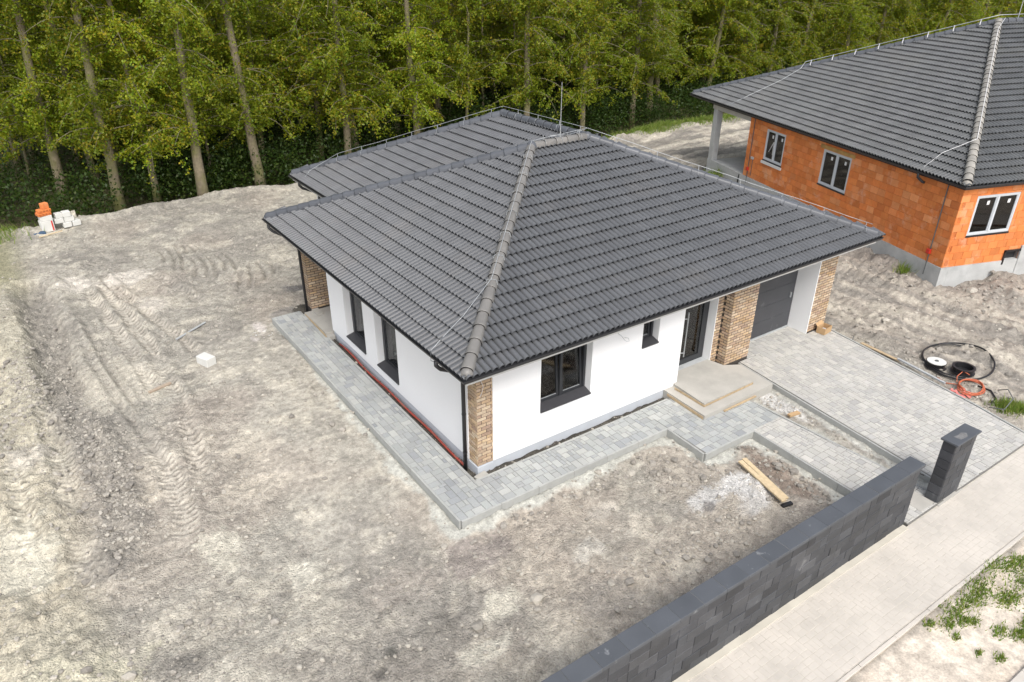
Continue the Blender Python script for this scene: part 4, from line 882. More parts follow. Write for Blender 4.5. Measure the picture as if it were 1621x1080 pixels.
for t in np.linspace(.44, .95, 8):
    p = lerp(hb, B1, t); MB().box(p[0]-.012, p[0]+.012, p[1]-.02, p[1]+.02, p[2]+.0, p[2]+.22).bar((p[0]-.1, p[1]-.1, p[2]+.0), (p[0]-.08, p[1]-.08, p[2]+.13), .03, .01).obj('wire_holder', M['paper'], house2)
MB().tube([(9.75, 8.785, B1[2]), (9.75, 8.785, B1[2]+1.6)], [.02, .01], 6).obj('lightning_rod', M['zinc'], house2)
for t in np.linspace(.12, .8, 5):
    pass
o2 = .17
W1h = [(9.52, 10.90, 1.57, 2.90), (5.36, 7.0, 1.53, 2.90)]
Fh = [(.79, 2.48, 1.56, 2.90), (2.62, 3.25, .3, .85)]
walls('wall', M['orange_joint'], house2, 'y', o2+.012, .28, o2+.012, 12.26, .5, 3.2, W1h)
walls('wall', M['orange_joint'], house2, 'x', o2+.012, .28, .47, 12.0, .5, 3.2, Fh)
MB().box(.6, 12, 12.0, 12.26, .5, 3.2).box(11.7, 12, .5, 12.0, .5, 3.2).obj('wall', M['orange_joint'], house2)
ob = []
def blocks(pieces, along, holes, a0, a1, z0, z1, L_=.375, Hc=.25, phase=0, corner=True):
    n = round((z1-z0)/Hc); hc = (z1-z0)/n
    for k in range(n):
        za, zb_ = z0+k*hc+.004, z0+(k+1)*hc-.004; x = a0-(L_/2 if (k+phase) % 2 else 0)-rnd.uniform(0, .05)
        while x < a1:
            wv = L_*(1 if rnd.random() > .08 else .6); xa, xb = max(x, a0)+.004, min(x+wv, a1)-.004; x += wv
            segs = [(xa, xb)]
            parts = []
            for (ha, hb_, hz0, hz1) in holes:
                ns = []
                for (p, q) in segs:
                    if q <= ha or p >= hb_ or zb_ <= hz0 or za >= hz1: ns.append((p, q)); continue
                    if p < ha: ns.append((p, ha))
                    if q > hb_: ns.append((hb_, q))
                    mp, mq = max(p, ha), min(q, hb_)
                    if za < hz0 < zb_: parts.append((mp, mq, za, hz0))
                    if za < hz1 < zb_: parts.append((mp, mq, hz1, zb_))
                segs = ns
            parts += [(p, q, za, zb_) for p, q in segs]
            for (p, q, a_, b_) in parts:
                if q-p < .03 or b_-a_ < .02: continue
                w_ = q-p; h_ = b_-a_; pr = rnd.uniform(.0, .005); B = .005
                # local: x along, y into the wall, z up
                v = [(0, .03, 0), (w_, .03, 0), (w_, .03, h_), (0, .03, h_), (0, B, 0), (w_, B, 0), (w_, B, h_), (0, B, h_), (B, 0, B), (w_-B, 0, B), (w_-B, 0, h_-B), (B, 0, h_-B)]
                f = [(8, 9, 10, 11)]+[(4+i, 4+(i+1) % 4, 8+(i+1) % 4, 8+i) for i in range(4)]+[(i, (i+1) % 4, 4+(i+1) % 4, 4+i) for i in range(4)]
                m_ = np.eye(4)
                if along == 'x': m_[:3, 3] = (p, o2-pr, a_)
                else: m_[:3, 0] = (0, -1, 0); m_[:3, 1] = (1, 0, 0); m_[:3, 3] = (o2-pr, q, a_)
                pieces.append(((round(w_, 3), round(h_, 3)), (v, f), m_))
            if corner and x-wv <= a0 and k % 2 == phase:      # exposed grooves of the corner block
                pass
blocks(ob, 'y', W1h, o2+.002, 12.26, .50, 3.22)
blocks(ob, 'x', Fh, o2+.002, 11.9, .50, 3.22, phase=1)
place(ob, 'hollow_block', M['orange'], house2, root=R2)
# grooves on alternate corner blocks
for k in range(5):
    z = .56+k*.5
    for j in range(3): MB().box(.25+j*.05, .265+j*.05, o2-.008, o2+.0, z, z+.18).obj('corner_groove', M['orange_joint'], house2)
MB().box(o2-.03, o2+.28, o2-.03, 15.5, -.3, .50).box(o2+.28, 12, o2-.035, o2+.28, -.3, .50).obj('plinth', M['concrete_grey'], house2)
MB().box(o2+.29, 12, 12.27, 15.55, -.2, .40).obj('terrace_slab', M['concrete_grey'], house2)
MB().box(o2+.0, o2+.30, 15.15, 15.5, .5, 2.95).obj('column', M['concrete_grey'], house2)
MB().box(o2-.01, o2+.31, 12.27, 15.6, 2.95, 3.24).obj('beam', M['concrete'], house2)
MB().box(o2-.05, o2+.2, 3.9, 12.2, 3.19, 3.23).obj('wall_plate', mat('pink_batten', (.45, .22, .17), .85, noise=(4, 3, .2)), house2)
MB().box(.45, 12, 12.4, 16.2, 3.24, 3.28).obj('soffit', M['oldwood'], house2)
MB().box(3.25, 3.6, o2-.06, .6, -.2, .98).obj('column', M['concrete_grey'], house2)
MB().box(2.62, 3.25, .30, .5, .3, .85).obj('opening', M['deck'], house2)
MB().box(2.60, 2.66, o2-.05, o2+.05, .36, .86).box(2.60, 3.25, o2-.05, o2+.05, .80, .87).obj('rubber_seal', M['blackp'], house2)
MB().box(.6, 11.6, .6, 11.9, -.1, .45).obj('floor', M['concrete_grey'], house2)
MB().box(4, 4.15, .6, 12, .45, 3.2).box(.5, 4, 8, 8.15, .45, 3.2).obj('partition', M['room'], house2)
def win2(parent, M4, w_, h_, sill=None, open_=False):
    """local frame: x along, y into wall"""
    t = .06; o = MB().box(0, w_, .01, .08, 0, t).box(0, w_, .01, .08, h_-t, h_).box(0, t, .01, .08, t, h_-t).box(w_-t, w_, .01, .08, t, h_-t).box(w_/2-.035, w_/2+.035, .0, .07, t, h_-t).obj('window', M['frame2'], parent, M4)
    for x0, x1 in ((t, w_/2-.035), (w_/2+.035, w_-t)):
        MB().box(x0, x1, .02, .07, t, t+.035).box(x0, x1, .02, .07, h_-t-.035, h_-t).box(x0, x0+.035, .02, .07, t+.035, h_-t-.035).box(x1-.035, x1, .02, .07, t+.035, h_-t-.035).obj('sash', M['frame2'], o)
        MB().box(x0+.035, x1-.035, .045, .055, t+.035, h_-t-.035).obj('pane', M['glass_dark'], o)
        MB().box((x0+x1)/2+.04, (x0+x1)/2+.14, .036, .043, h_-t-.28, h_-t-.15).obj('sticker', M['paper'], o)
    MB().box(-.02, w_+.02, -.012, .10, -.06, 0).obj('frame_strip', M['blackp'], o)
    if sill: MB().box(-.03, w_+.06, -.07, .08, -.17, -.06).obj('window_sill', M['fascia'], o)
    if open_: MB().bar((.30, .03, .38), (.58, .03, .86), .03, .01).bar((.58, .03, .86), (.60, .03, .30), .03, .01).obj('tape', M['paper'], o)
    return o
def lm(x, y, z, left):
    m_ = np.eye(4)
    if left: m_[:3, 0] = (0, -1, 0); m_[:3, 1] = (1, 0, 0)
    m_[:3, 3] = (x, y, z); return m_.tolist()
win2(house2, lm(o2, 10.90, 1.57, True), 1.38, 1.33, sill=True, open_=True)
win2(house2, lm(o2, 7.0, 1.53, True), 1.64, 1.37)
win2(house2, lm(.79, o2, 1.56, False), 1.69, 1.34)
MB().box(o2-.02, o2+.0, 5.2, 7.2, 2.92, 3.06).obj('lintel', mat('mortar_yellow', (.45, .27, .09), .9, noise=(3, 4, .3)), house2)
for b_, zb_ in ((11.88, .2), (.78, .05)):
    MB().tube([(o2-.03, b_, 3.2), (o2-.03, b_-.01, 1.8), (o2-.03, b_, zb_)], .018, 6).obj('conduit', M['conduit'], house2)
    MB().box(o2-.09, o2-.01, b_-.05, b_+.09, .80, .95).obj('socket_box', M['redbox'], house2)
MB().tube([(o2-.02, 11.62, .62), (o2-.02, 11.62, 1.35), (o2-.02, 11.9, 1.42)], .012, 6).obj('conduit', M['conduit'], house2)
MB().box(o2-.07, o2-.01, 11.55, 11.72, 1.38, 1.48).obj('socket_box', M['pvc'], house2)
MB().tube([(o2-.03, 12.5, .45), (o2-.06, 12.5, .1), (o2-.06, 12.5, -.1)], .03, 6).obj('conduit', M['blackp'], house2)
MB().tube([(-.05, 1.9, Z2-.06), (-.05, 1.9, Z2-.2), (.05, 1.75, Z2-.33), (.10, 1.7, Z2-.35)], .045, 8).obj('downspout', M['gutter'], house2, smooth=True)

# ------------------------------------------------------------------ block fence and gate pillar
fence = empty('block_fence', (0, -5.32, 0), 'long low fence of dark anthracite blocks with coping between garden and sidewalk', 'fence')
FR = Tm(0, -5.32, 0)
MB().box(-8, 6.66, -.125, .125, -.06, 1.36).obj('core', M['blackp'], fence)
MB().box(-8, 6.70, -.162, .136, 1.38, 1.443).obj('mortar_bed', M['joint'], fence)
fb = []
def dark_block(w_, d_, h_, B=.008, amp=.0):
    v = [(0, d_, 0), (w_, d_, 0), (w_, d_, h_), (0, d_, h_), (0, B, 0), (w_, B, 0), (w_, B, h_), (0, B, h_), (B, 0, B), (w_-B, 0, B), (w_-B, 0, h_-B), (B, 0, h_-B)]
    return v, [(8, 9, 10, 11)]+[(4+i, 4+(i+1) % 4, 8+(i+1) % 4, 8+i) for i in range(4)]+[(i, (i+1) % 4, 4+(i+1) % 4, 4+i) for i in range(4)]
for k in range(7):
    x = 6.68; first = True; z = -.035+k*.2
    while x > -5:
        w_ = rnd.choice([.4, .4, .4, .4, .4, .2]) if not first else (.4 if k % 2 else .2); first = False
        pr = rnd.uniform(-.002, .011)
        fb.append(((w_,), dark_block(w_-.003, .06, .196), Tm(x-w_+.0015, -.14-pr, z)))
        x -= w_
    # end face towards the gate
    m_ = Tm(6.68, -.13, z, PI/2); fb.append((('e',), dark_block(.26, .04, .194), Tm(6.685, -.13, z, PI/2)))
    x = 6.68
    while x > -5:      # garden side
        w_ = .4; fb.append((('b',), dark_block(w_-.006, .04, .194), Tm(x-.003, .14, z, PI))); x -= w_
place(fb, 'block', M['block_dark'], fence, root=FR)
x = 6.74
while x > -8:
    MB().box(x-.498, x-.002, -.168, .142, 1.375, 1.45).obj('coping_stone', M['coping'], fence, Tm(0, 0, rnd.uniform(-.003, .003), 0).tolist(), bevel=.006); x -= .5
MB().box(-9, 6.66, -.26, -.12, -.25, -.012).obj('foundation_strip', mat('pale_foundation', (.50, .47, .40), .9, noise=(3, 4, .12)), fence)
pil = empty('gate_pillar', (8.22, -5.37, 0), 'short freestanding pillar of dark anthracite blocks with flat cap beside the driveway', 'pillar')
PR = Tm(8.22, -5.37, 0)
MB().box(-.37, .37, -.10, .10, -.05, 1.46).obj('core', M['mortar'], pil)
for k in range(7):
    z = -.02+k*.207; off = .0
    sx = [(-.40, .0), (.0, .40)] if k % 2 else [(-.40, -.2), (-.2, .2), (.2, .40)]
    for a, b_ in sx:
        me = mesh('block', *dark_block(b_-a-.006, .06, .200)); link('block', me, M['block_dark'], pil, Tm(a+.003, -.13-rnd.uniform(0, .006), z).tolist())
        me = mesh('block', *dark_block(b_-a-.006, .04, .200)); link('block', me, M['block_dark'], pil, Tm(b_-.003, .13, z, PI).tolist())
    for x_, rz in ((-.404, -PI/2), (.404, PI/2)):
        me = mesh('block', *dark_block(.244, .04, .200)); link('block', me, M['block_dark'], pil, Tm(x_-rnd.uniform(0, .006), .122 if rz < 0 else -.122, z, rz).tolist())
MB().box(-.45, .45, -.17, .17, 1.43, 1.475).obj('cap_stone', M['coping'], pil, bevel=.008)
MB().add([(-.2, -.09, 1.4765), (.02, -.11, 1.4765), (.12, -.03, 1.4765), (.05, .04, 1.4765), (-.1, .02, 1.4765), (-.22, .05, 1.4765)], [(0, 1, 2, 3, 4, 5)]).obj('mortar_stain', mat('mortar_smear', (.16, .16, .16), .9, noise=(20, 4, .3)), pil)
MB().box(-.42, .5, -.2, .12, -.2, -.015).obj('footing', M['concrete'], pil)
# bare strip with service pipes between fence end and pillar
cs = MB().box(7.32, 7.80, -5.46, -4.92, -.2, .006).obj('concrete_patch', M['concrete']); cs['kind'] = 'structure'
pp = empty('service_pipes', (7.35, -5.05, 0), 'orange and black cable ducts standing out of the ground between fence and gate pillar', 'cable duct')
MB().tube([(.05, .02, -.1), (.05, .02, .32), (.08, 0, .40)], .028, 8).obj('duct', M['blackp'], pp)
MB().tube([(.12, .05, -.1), (.12, .05, .38), (.16, .02, .46), (.26, -.02, .47)], .024, 8).obj('duct', M['orangec'], pp)
MB().tube([(.06, .02, .38), (.2, .02, .52), (.4, 0, .5), (.50, -.05, .44)], .012, 6).tube([(.1, .02, .38), (.22, .1, .6), (.45, .1, .55)], .009, 6).obj('cable', M['blackp'], pp)

# ------------------------------------------------------------------ things lying about
def on(x, y, dz=0): return (x, y, gz(x, y)+dz)
wb = MB().box(-.24, .24, -.15, .15, 0, .25).obj('aerated_block', M['white_block'], bevel=.01); wb.location = on(-2.97, 9.2, -.01); wb.rotation_euler = (0, 0, 1.97)
props(wb, 'single white aerated concrete block lying alone on the dirt left of the house', 'block')
p = MB().tube([(-.62, 0, .02), (0, 0, .02), (.62, 0, .02)], .028, 8).obj('pipe', M['pvc']); p.location = on(-2.84, 11.5, .02); p.rotation_euler = (0, 0, math.atan2(.66, 1.0)); props(p, 'straight grey plastic pipe lying on the dirt behind the white block', 'pipe')
p = MB().box(-.32, .32, -.05, .05, 0, .05).obj('wood_offcut', M['oldwood'], bevel=.006); p.location = on(-4.38, 8.55, .0); p.rotation_euler = (0, .03, .35); props(p, 'short weathered wood offcut lying across the tyre track', 'plank')
for nm, mt_, dx, dy, a, lb in (('plank', 'wood', 0, 0, 0, 'pale timber plank beside its twin in the front garden, the one nearer the garden path'), ('plank', 'wood', -.14, -.03, .03, 'pale timber plank beside its twin in the front garden, the one nearer the ash patch')):
    o = MB().box(-.72, .72, -.055, .055, 0, .045).obj(nm, M[mt_], bevel=.004); x, y = 5.66+dx, -2.98+dy; o.location = (x, y, max(gz(x, y), gz(x+.15, y+.6), gz(x-.15, y-.6))+.01); o.rotation_euler = (0, 0, math.atan2(1.36, .36)+a); props(o, lb, 'plank')
o = MB().box(-.13, .13, -.04, .05, 0, .06).obj('plastic_end_piece', M['blackp'], bevel=.01); o.location = (5.44, -3.74, gz(5.44, -3.74)); o.rotation_euler = (0, 0, -.2); props(o, 'black plastic piece at the near end of the two planks', 'plastic piece')
cb = empty('cardboard_box', (12.62, .42, 0), 'open cardboard box at the foot of the right brick pillar', 'box', rz=.1)
MB().box(-.19, .19, -.13, -.118, .005, .2).box(-.19, .19, .118, .13, .005, .2).box(-.19, -.178, -.118, .118, .005, .2).box(.178, .19, -.118, .118, .005, .2).box(-.178, .178, -.118, .118, .005, .015).obj('box_body', M['card'], cb)
MB().add([(-.19, .13, .2), (.19, .13, .2), (.17, .2, .27), (-.17, .2, .27)], [(0, 1, 2, 3)]).obj('flap', M['card'], cb)
MB().box(-.1, .08, -.05, .07, .016, .1).obj('contents', M['film'], cb)
o = MB().box(-.13, .13, -.07, .07, 0, .05).obj('rubber_mat', M['blackp']); o.location = (13.05, .62, gz(13.05, .62)+.01); props(o, 'small black rubber piece behind the cardboard box', 'plastic piece')
mb = empty('metal_bracket', on(13.02, -.28, 0), 'small dark metal bracket standing on the dirt at the driveway edge', 'bracket', rz=.5)
MB().box(-.12, .12, -.01, .01, 0, .2).box(-.12, .12, -.09, -.01, 0, .015).obj('plate', M['conduit'], mb)
# two cable reels, hose loop
r1 = empty('cable_reel', on(13.42, -2.45, .02), 'black cable reel with a white top disc lying beside the driveway', 'cable reel')
MB().lathe([(0, 0), (.27, 0), (.27, .02), (.2, .025), (.2, .13), (.25, .14), (.25, .16), (.0, .16)], 24).obj('drum', M['blackp'], r1, smooth=False)
MB().lathe([(0, .162), (.235, .162), (.235, .172), (.05, .172), (0, .172)], 24).obj('disc', M['white_block'], r1)
MB().lathe([(0, .173), (.05, .173), (.045, .19), (0, .19)], 12).obj('hub', M['conduit'], r1)
r2_ = empty('cable_reel', on(13.62, -3.05, .02), 'open black cable reel without a top disc, next to the orange cable', 'cable reel')
MB().lathe([(.0, .01), (.29, .01), (.29, .03), (.24, .035), (.24, .14), (.28, .15), (.28, .17), (.22, .17), (.21, .03), (0, .03)], 24).obj('drum', M['blackp'], r2_)
def loop(cx, cy, rx, ry, n=40, rot=0, z=.05, jit=.02, turns=1, seed=0):
    rr = random.Random(seed); pts = []
    for i in range(int(n*turns)):
        a = 2*PI*i/n; k = 1+.025*math.sin(2*a+seed)+(jit*math.sin(7*a*.37+i*.05) if turns > 1 else 0)-(i//n)*.04
        x = rx*k*math.cos(a); y = ry*k*math.sin(a); X_ = cx+x*math.cos(rot)-y*math.sin(rot); Y_ = cy+x*math.sin(rot)+y*math.cos(rot)
        pts.append((X_, Y_, gz(X_, Y_)+z+.03*(i//n)))
    zs = [p[2] for p in pts]; pts = [(p[0], p[1], sum(zs[(i+d) % len(zs)] for d in range(-4, 5))/9+.01) for i, p in enumerate(pts)]
    return pts
hl = MB().tube(loop(14.15, -2.65, 1.05, .85, 44, .3, .045, turns=1), .024, 8, closed=True).tube(loop(14.12, -2.62, .98, .80, 44, .35, .07, turns=.6), .020, 8).obj('hose', M['blackp'], smooth=True)
props(hl, 'thick black hose laid in one wide loop around the cable reels', 'hose')
oc = MB().tube(loop(13.08, -3.55, .34, .30, 26, .2, .05, .06, 3.5, 2), .015, 6).tube([on(13.1, -3.2, .04), on(13.25, -3.1, .1), on(13.4, -3.15, .2), on(13.45, -3.3, .1)], .012, 6).tube([on(13.0, -2.75, .03), on(12.95, -3.0, .03), on(13.0, -3.3, .05)], .012, 6).obj('cable_coil', M['orangec'], smooth=True)
props(oc, 'coil of bright orange cable lying at the driveway edge', 'cable')
bh = MB().tube([on(13.35, -3.55, .03), on(13.4, -3.9, .03), on(13.15, -4.15, .03), on(12.9, -4.15, .03)], .022, 8).obj('hose', M['blackp'], smooth=True); props(bh, 'short curved black hose end beside the orange cable coil', 'hose')
pk = MB()
for i in range(14):
    x, y = 12.78+rnd.uniform(-.2, .2), -3.5+rnd.uniform(-.25, .25); z = gz(x, y)+.03; a = rnd.uniform(0, PI); pk.bar((x, y, z), (x+.16*math.cos(a), y+.16*math.sin(a), z+.03), .05, .012)
o = pk.obj('marking_tape', M['pink']); props(o, 'crumpled pink marking tape beside the driveway kerb', 'tape')
o = MB().bar((13.03, -.55, 0), (12.92, -1.75, 0), .10, .02).obj('board', M['board']); o.location = (0, 0, gz(13.0, -1.1)+.05); props(o, 'brown wooden board lying along the right driveway kerb', 'plank')
o = MB().bar((12.90, -1.7, 0), (12.66, -3.1, 0), .06, .04).obj('strip', M['pvc']); o.location = (0, 0, -.01); props(o, 'pale grey plastic strip lying along the right driveway kerb', 'strip')
o = MB().tube([(12.42, -4.3, -.02), (12.5, -4.6, .05), (12.8, -4.6, .25), (13.05, -4.35, .3), (13.2, -4.1, .1)], .013, 6).obj('cable', M['conduit'], smooth=True); props(o, 'thin grey cable arching out of the ground near the grass tuft', 'cable')
o = MB().box(-.16, .16, -.05, .05, 0, .06).obj('brick_offcut', M['card'], bevel=.005); o.location = (8.28, -1.78, gz(8.28, -1.78)+.03); o.rotation_euler = (0, 0, -.15); props(o, 'small pale brick offcut on the white rubble between path and driveway', 'brick')
# stack of blocks at the forest edge
gzs = gz(-5.1, 24.6)
for (x, y, z, w_, d_, h_, m_, rz, lb, nm) in (
    (-5.95, 24.0, 0, .62, .5, .55, 'white_block', .15, 'large white wrapped block pack at the bottom left of the stack by the wood', 'block_pack'),
    (-5.92, 24.0, .555, .6, .48, .26, 'white_block', .12, 'white block pack lying directly under the orange blocks', 'block_pack'),
    (-4.98, 24.2, 0, .42, .45, .26, 'white_block', .2, 'white block in the bottom row of the pile, its middle block', 'aerated_block'),
    (-4.52, 24.25, 0, .42, .45, .26, 'white_block', .25, 'white block at the bottom right end of the pile by the wood', 'aerated_block'),
    (-5.32, 24.2, .27, .45, .4, .24, 'white_block', .1, 'white block in the middle row, touching the wrapped pack', 'aerated_block'),
    (-4.82, 24.25, .27, .5, .4, .24, 'white_block', .15, 'white block at the right end of the middle row of the pile', 'aerated_block'),
    (-5.28, 24.2, .52, .34, .36, .24, 'white_block', .2, 'narrow white block in the top row left of the gap', 'aerated_block'),
    (-4.88, 24.22, .52, .40, .38, .26, 'white_block', .1, 'white block at the right of the top row of the pile', 'aerated_block'),
    (-5.95, 23.98, .82, .66, .48, .15, 'orange', .25, 'flat orange hollow block lying on the white block pack', 'hollow_block'),
    (-5.90, 24.02, .975, .62, .46, .14, 'orange', .30, 'second flat orange hollow block, just under the upright one', 'hollow_block'),
    (-5.80, 24.1, 1.12, .34, .30, .27, 'orange', .45, 'orange hollow block standing on the very top of the pile', 'hollow_block')):
    w_ *= .78; d_ *= .78; h_ *= .84; z *= .84; x = -5.48+(x+5.95)*.76; y = 24.55+(y-24)*.8
    o = MB().box(-w_/2, w_/2, -d_/2, d_/2, 0, h_).obj(nm, M[m_], bevel=.012); o.location = (x, y, gzs+z+.02); o.rotation_euler = (0, 0, rz); props(o, lb, 'block')
    if nm == 'block_pack' and h_ > .4: MB().box(.15, .205, -d_/2-.006, -d_/2, .03, h_-.01).obj('red_stripe', M['redbox'], o)
    if m_ == 'orange' and h_ < .2:
        for j in range(4): MB().box(-w_/2+.04+j*.12, -w_/2+.12+j*.12, -d_/2-.004, -d_/2, .03, h_-.03).obj('core_hole', M['orange_joint'], o)
o = MB().box(-.25, .25, -.2, .2, 0, .12).obj('plastic_sheet', M['blue'], bevel=.03); o.location = (-5.85, 24.3, gzs); props(o, 'dark blue plastic sheet at the left foot of the block pile', 'sheet')
o = MB().bar((-5.9, 23.7, 0), (-5.0, 24.0, .02), .05, .03).obj('slat', M['wood']); o.location = (0, 0, gz(-5.4, 23.8)+.05); props(o, 'thin pale wooden slat on the dirt in front of the block pile', 'plank')

# ------------------------------------------------------------------ stones and rubble
def rock(r, seed):
    rr = random.Random(seed); bm = bmesh.new(); bmesh.ops.create_icosphere(bm, subdivisions=1, radius=r)
    sx, sy, sz = rr.uniform(.8, 1.3), rr.uniform(.7, 1.1), rr.uniform(.5, .8)
    for v_ in bm.verts: k = rr.uniform(.75, 1.2); v_.co = Vector((v_.co.x*sx*k, v_.co.y*sy*k, v_.co.z*sz*k))
    me = bpy.data.meshes.new('stone'); bm.to_mesh(me); bm.free(); me.materials.append(M['stone']); return me
for i, (x, y, r, lb) in enumerate([(-6.95, 10.0, .12, 'pale rounded stone on the heap at the far left edge'), (-6.75, -.5, .13, 'large white stone at the bottom left of the dirt yard'), (3.59, -1.1, .10, 'grey stone on the bank below the kinked kerb'), (2.93, -.72, .10, 'brownish stone beside the front kerb of the footpath'),
                                  (3.95, -1.55, .08, 'sharp grey stone lying between the kerb corner and the ash'), (-.32, -2.79, .13, 'angular grey stone half buried in the open yard before the corner'), (-1.55, -2.73, .11, 'tan stone lying by the pale patches near the bottom of the yard'), (-.46, -2.98, .09, 'flat stone just below the angular grey stone'),
                                  (-1.05, -.75, .09, 'grey stone beside the outer corner of the footpath'), (15.0, -.1, .14, 'grey lump of rubble in the middle of the lane between the houses'), (19.2, -.5, .2, 'concrete lump at the foot of the orange house plinth'), (12.9, -4.0, .11, 'white rubble stone between hose end and grass tuft'), (1.0, -3.3, .09, 'round stone in the middle of the front garden'), (6.83, -3.1, .05, 'tiny stone by the garden path kerb')]):
    if r < .06: continue
    o = link('stone', rock(r, i)); o.location = on(x, y, r*.15); o.rotation_euler = (0, 0, i*1.7); props(o, lb, 'stone')
def scatter(name, n, sampler, smin, smax, m, label, seed=5):
    R_ = np.random.RandomState(seed); P = sampler(R_, n); n = len(P)
    ico = bmesh.new(); bmesh.ops.create_icosphere(ico, subdivisions=1, radius=1); bv = np.array([v_.co[:] for v_ in ico.verts]); bf = np.array([[v_.index for v_ in f_.verts] for f_ in ico.faces]); ico.free()
    # low-poly: octahedron for tiny bits
    ov = np.array([(1, 0, 0), (0, 1, 0), (-1, 0, 0), (0, -1, 0), (0, 0, 1), (.0, 0, -1)], float); of = np.array([(0, 1, 4), (1, 2, 4), (2, 3, 4), (3, 0, 4), (1, 0, 5), (2, 1, 5), (3, 2, 5), (0, 3, 5)])
    H_, _ = ground_fields(P[:, 0][None], P[:, 1][None]); H_ = H_[0]
    s = smin*(smax/smin)**(R_.rand(n)**2.6); K = len(bv)
    rad = s[:, None, None]*np.array([1, .85, .65])*(1+.28*(R_.rand(n, K, 1)-.5)*2); a = R_.rand(n)*2*PI; ca, sa = np.cos(a)[:, None], np.sin(a)[:, None]
    v = bv[None]*rad; x = v[..., 0]*ca-v[..., 1]*sa; y = v[..., 0]*sa+v[..., 1]*ca
    V_ = np.stack([x+P[:, 0:1], y+P[:, 1:2], v[..., 2]+H_[:, None]+s[:, None]*.25], -1).reshape(-1, 3)
    F_ = (bf[None]+np.arange(n)[:, None, None]*K).reshape(-1, 3); rn = np.repeat(.01+.99*R_.rand(n), len(bf))
    o = stuff_mesh(name, V_, F_, m, rn=rn); props(o, label, None, kind='stuff'); return o
def yard(R_, n):
    P = []
    def g_(k, cx, cy, sx, sy): P.append(np.stack([R_.randn(k)*sx+cx, R_.randn(k)*sy+cy], 1))
    P.append(np.stack([R_.uniform(-9, 8, n//2), R_.uniform(-5.1, 8, n//2)], 1)); P.append(np.stack([R_.uniform(-9, 4, n//5), R_.uniform(8, 24.5, n//5)], 1)); P.append(np.stack([R_.uniform(12.9, 26, n//5), R_.uniform(-5.4, 8, n//5)], 1))
    g_(1300, -6.15, 5.0, .30, 1.8); g_(600, -6.5, 10.5, .25, 2.6); g_(900, -7.4, 9.0, .45, 1.4); g_(250, -7.3, 11.5, .5, .8); g_(200, -4.8, 3.2, 1, .7)
    g_(160, 2.9, -3.5, 1.0, .22); g_(200, 6.35, -3.6, .2, .9); g_(160, 8.4, -1.2, .2, .6); g_(260, 13.1, -2.6, .35, 1.3); g_(200, 19.4, -.6, 1.2, .5); g_(200, -5.2, -.2, .8, .8)
    g_(90, 12.75, -4.2, .25, .25); g_(150, 2.0, -.95, 1.8, .10); g_(200, 3.6, -2.2, 1.6, 1.0); g_(120, 8.35, -3.2, .15, 1.0); g_(120, 9, 17, 6, 4)
    P = np.concatenate(P); ok = np.ones(len(P), bool)
    for poly in (WALK, DRIVE, HOUSE, STREET, H2P): ok &= inpoly_sd(P[:, 0], P[:, 1], poly) > .05
    return P[ok & (P[:, 1] > -5.1)]
scatter('gravel', 15000, yard, .010, .060, M['stone'], 'loose clods and small stones scattered over the dirt yard')
def clods(R_, n):
    P = [np.stack([cx+R_.randn(k)*sx, cy+R_.randn(k)*sy], 1) for k, cx, cy, sx, sy in ((220, -6.2, 5, .35, 1.8), (120, -7.4, 9.2, .4, 1.2), (60, -6.6, 12, .35, 2.5), (60, 2.6, -3.5, 1.0, .25), (70, 6.35, -3.7, .18, .9), (90, 1.8, -1.0, 1.9, .12), (60, -5.6, -.4, .9, .6), (70, 19.3, -.6, 1.3, .5), (70, 14.2, -1.2, .7, 1.3), (50, 4.6, -1.9, .5, .3), (40, -1.2, 5.5, 1.2, 1.5), (70, 18.3, 2.0, .6, 2.5))]
    P = np.concatenate(P); ok = P[:, 1] > -5.1
    for poly in (WALK, DRIVE, HOUSE, H2P): ok &= inpoly_sd(P[:, 0], P[:, 1], poly) > .12
    return P[ok]
M['clod'] = mat('earth_clod', (.27, .25, .22), .95, var=.25, noise=(20, 4, .2), bump=(40, .6, .01))
scatter('earth_clods', 900, clods, .03, .105, M['clod'], 'larger broken clods of earth heaped along the ruts and kerbs', 14)
M['stone_dark'] = mat('trench_gravel', (.10, .09, .08), .9, var=.5)
scatter('trench_gravel', 900, lambda R_, n: np.concatenate([np.stack([R_.uniform(.47, .62, 650), R_.uniform(.6, 8.5, 650)], 1), np.stack([R_.uniform(.6, 6.2, 380), R_.uniform(.47, .62, 380)], 1)]), .010, .030, M['stone_dark'], 'dark gravel filling the narrow trench at the foot of the white walls', 9)
M['chalk'] = mat('white_rubble', (.50, .49, .47), .9, var=.15)
scatter('white_rubble', 300, lambda R_, n: np.concatenate([np.stack([8.45+R_.randn(170)*.16, -1.25+R_.randn(170)*.35], 1), np.stack([5.1+R_.randn(150)*.25, -2.85+R_.randn(150)*.3], 1), np.stack([-1.1+R_.randn(25)*.15, 10.2+R_.randn(25)*.3], 1)]), .012, .05, M['chalk'], 'white broken plaster crumbs scattered on the dirt', 12)

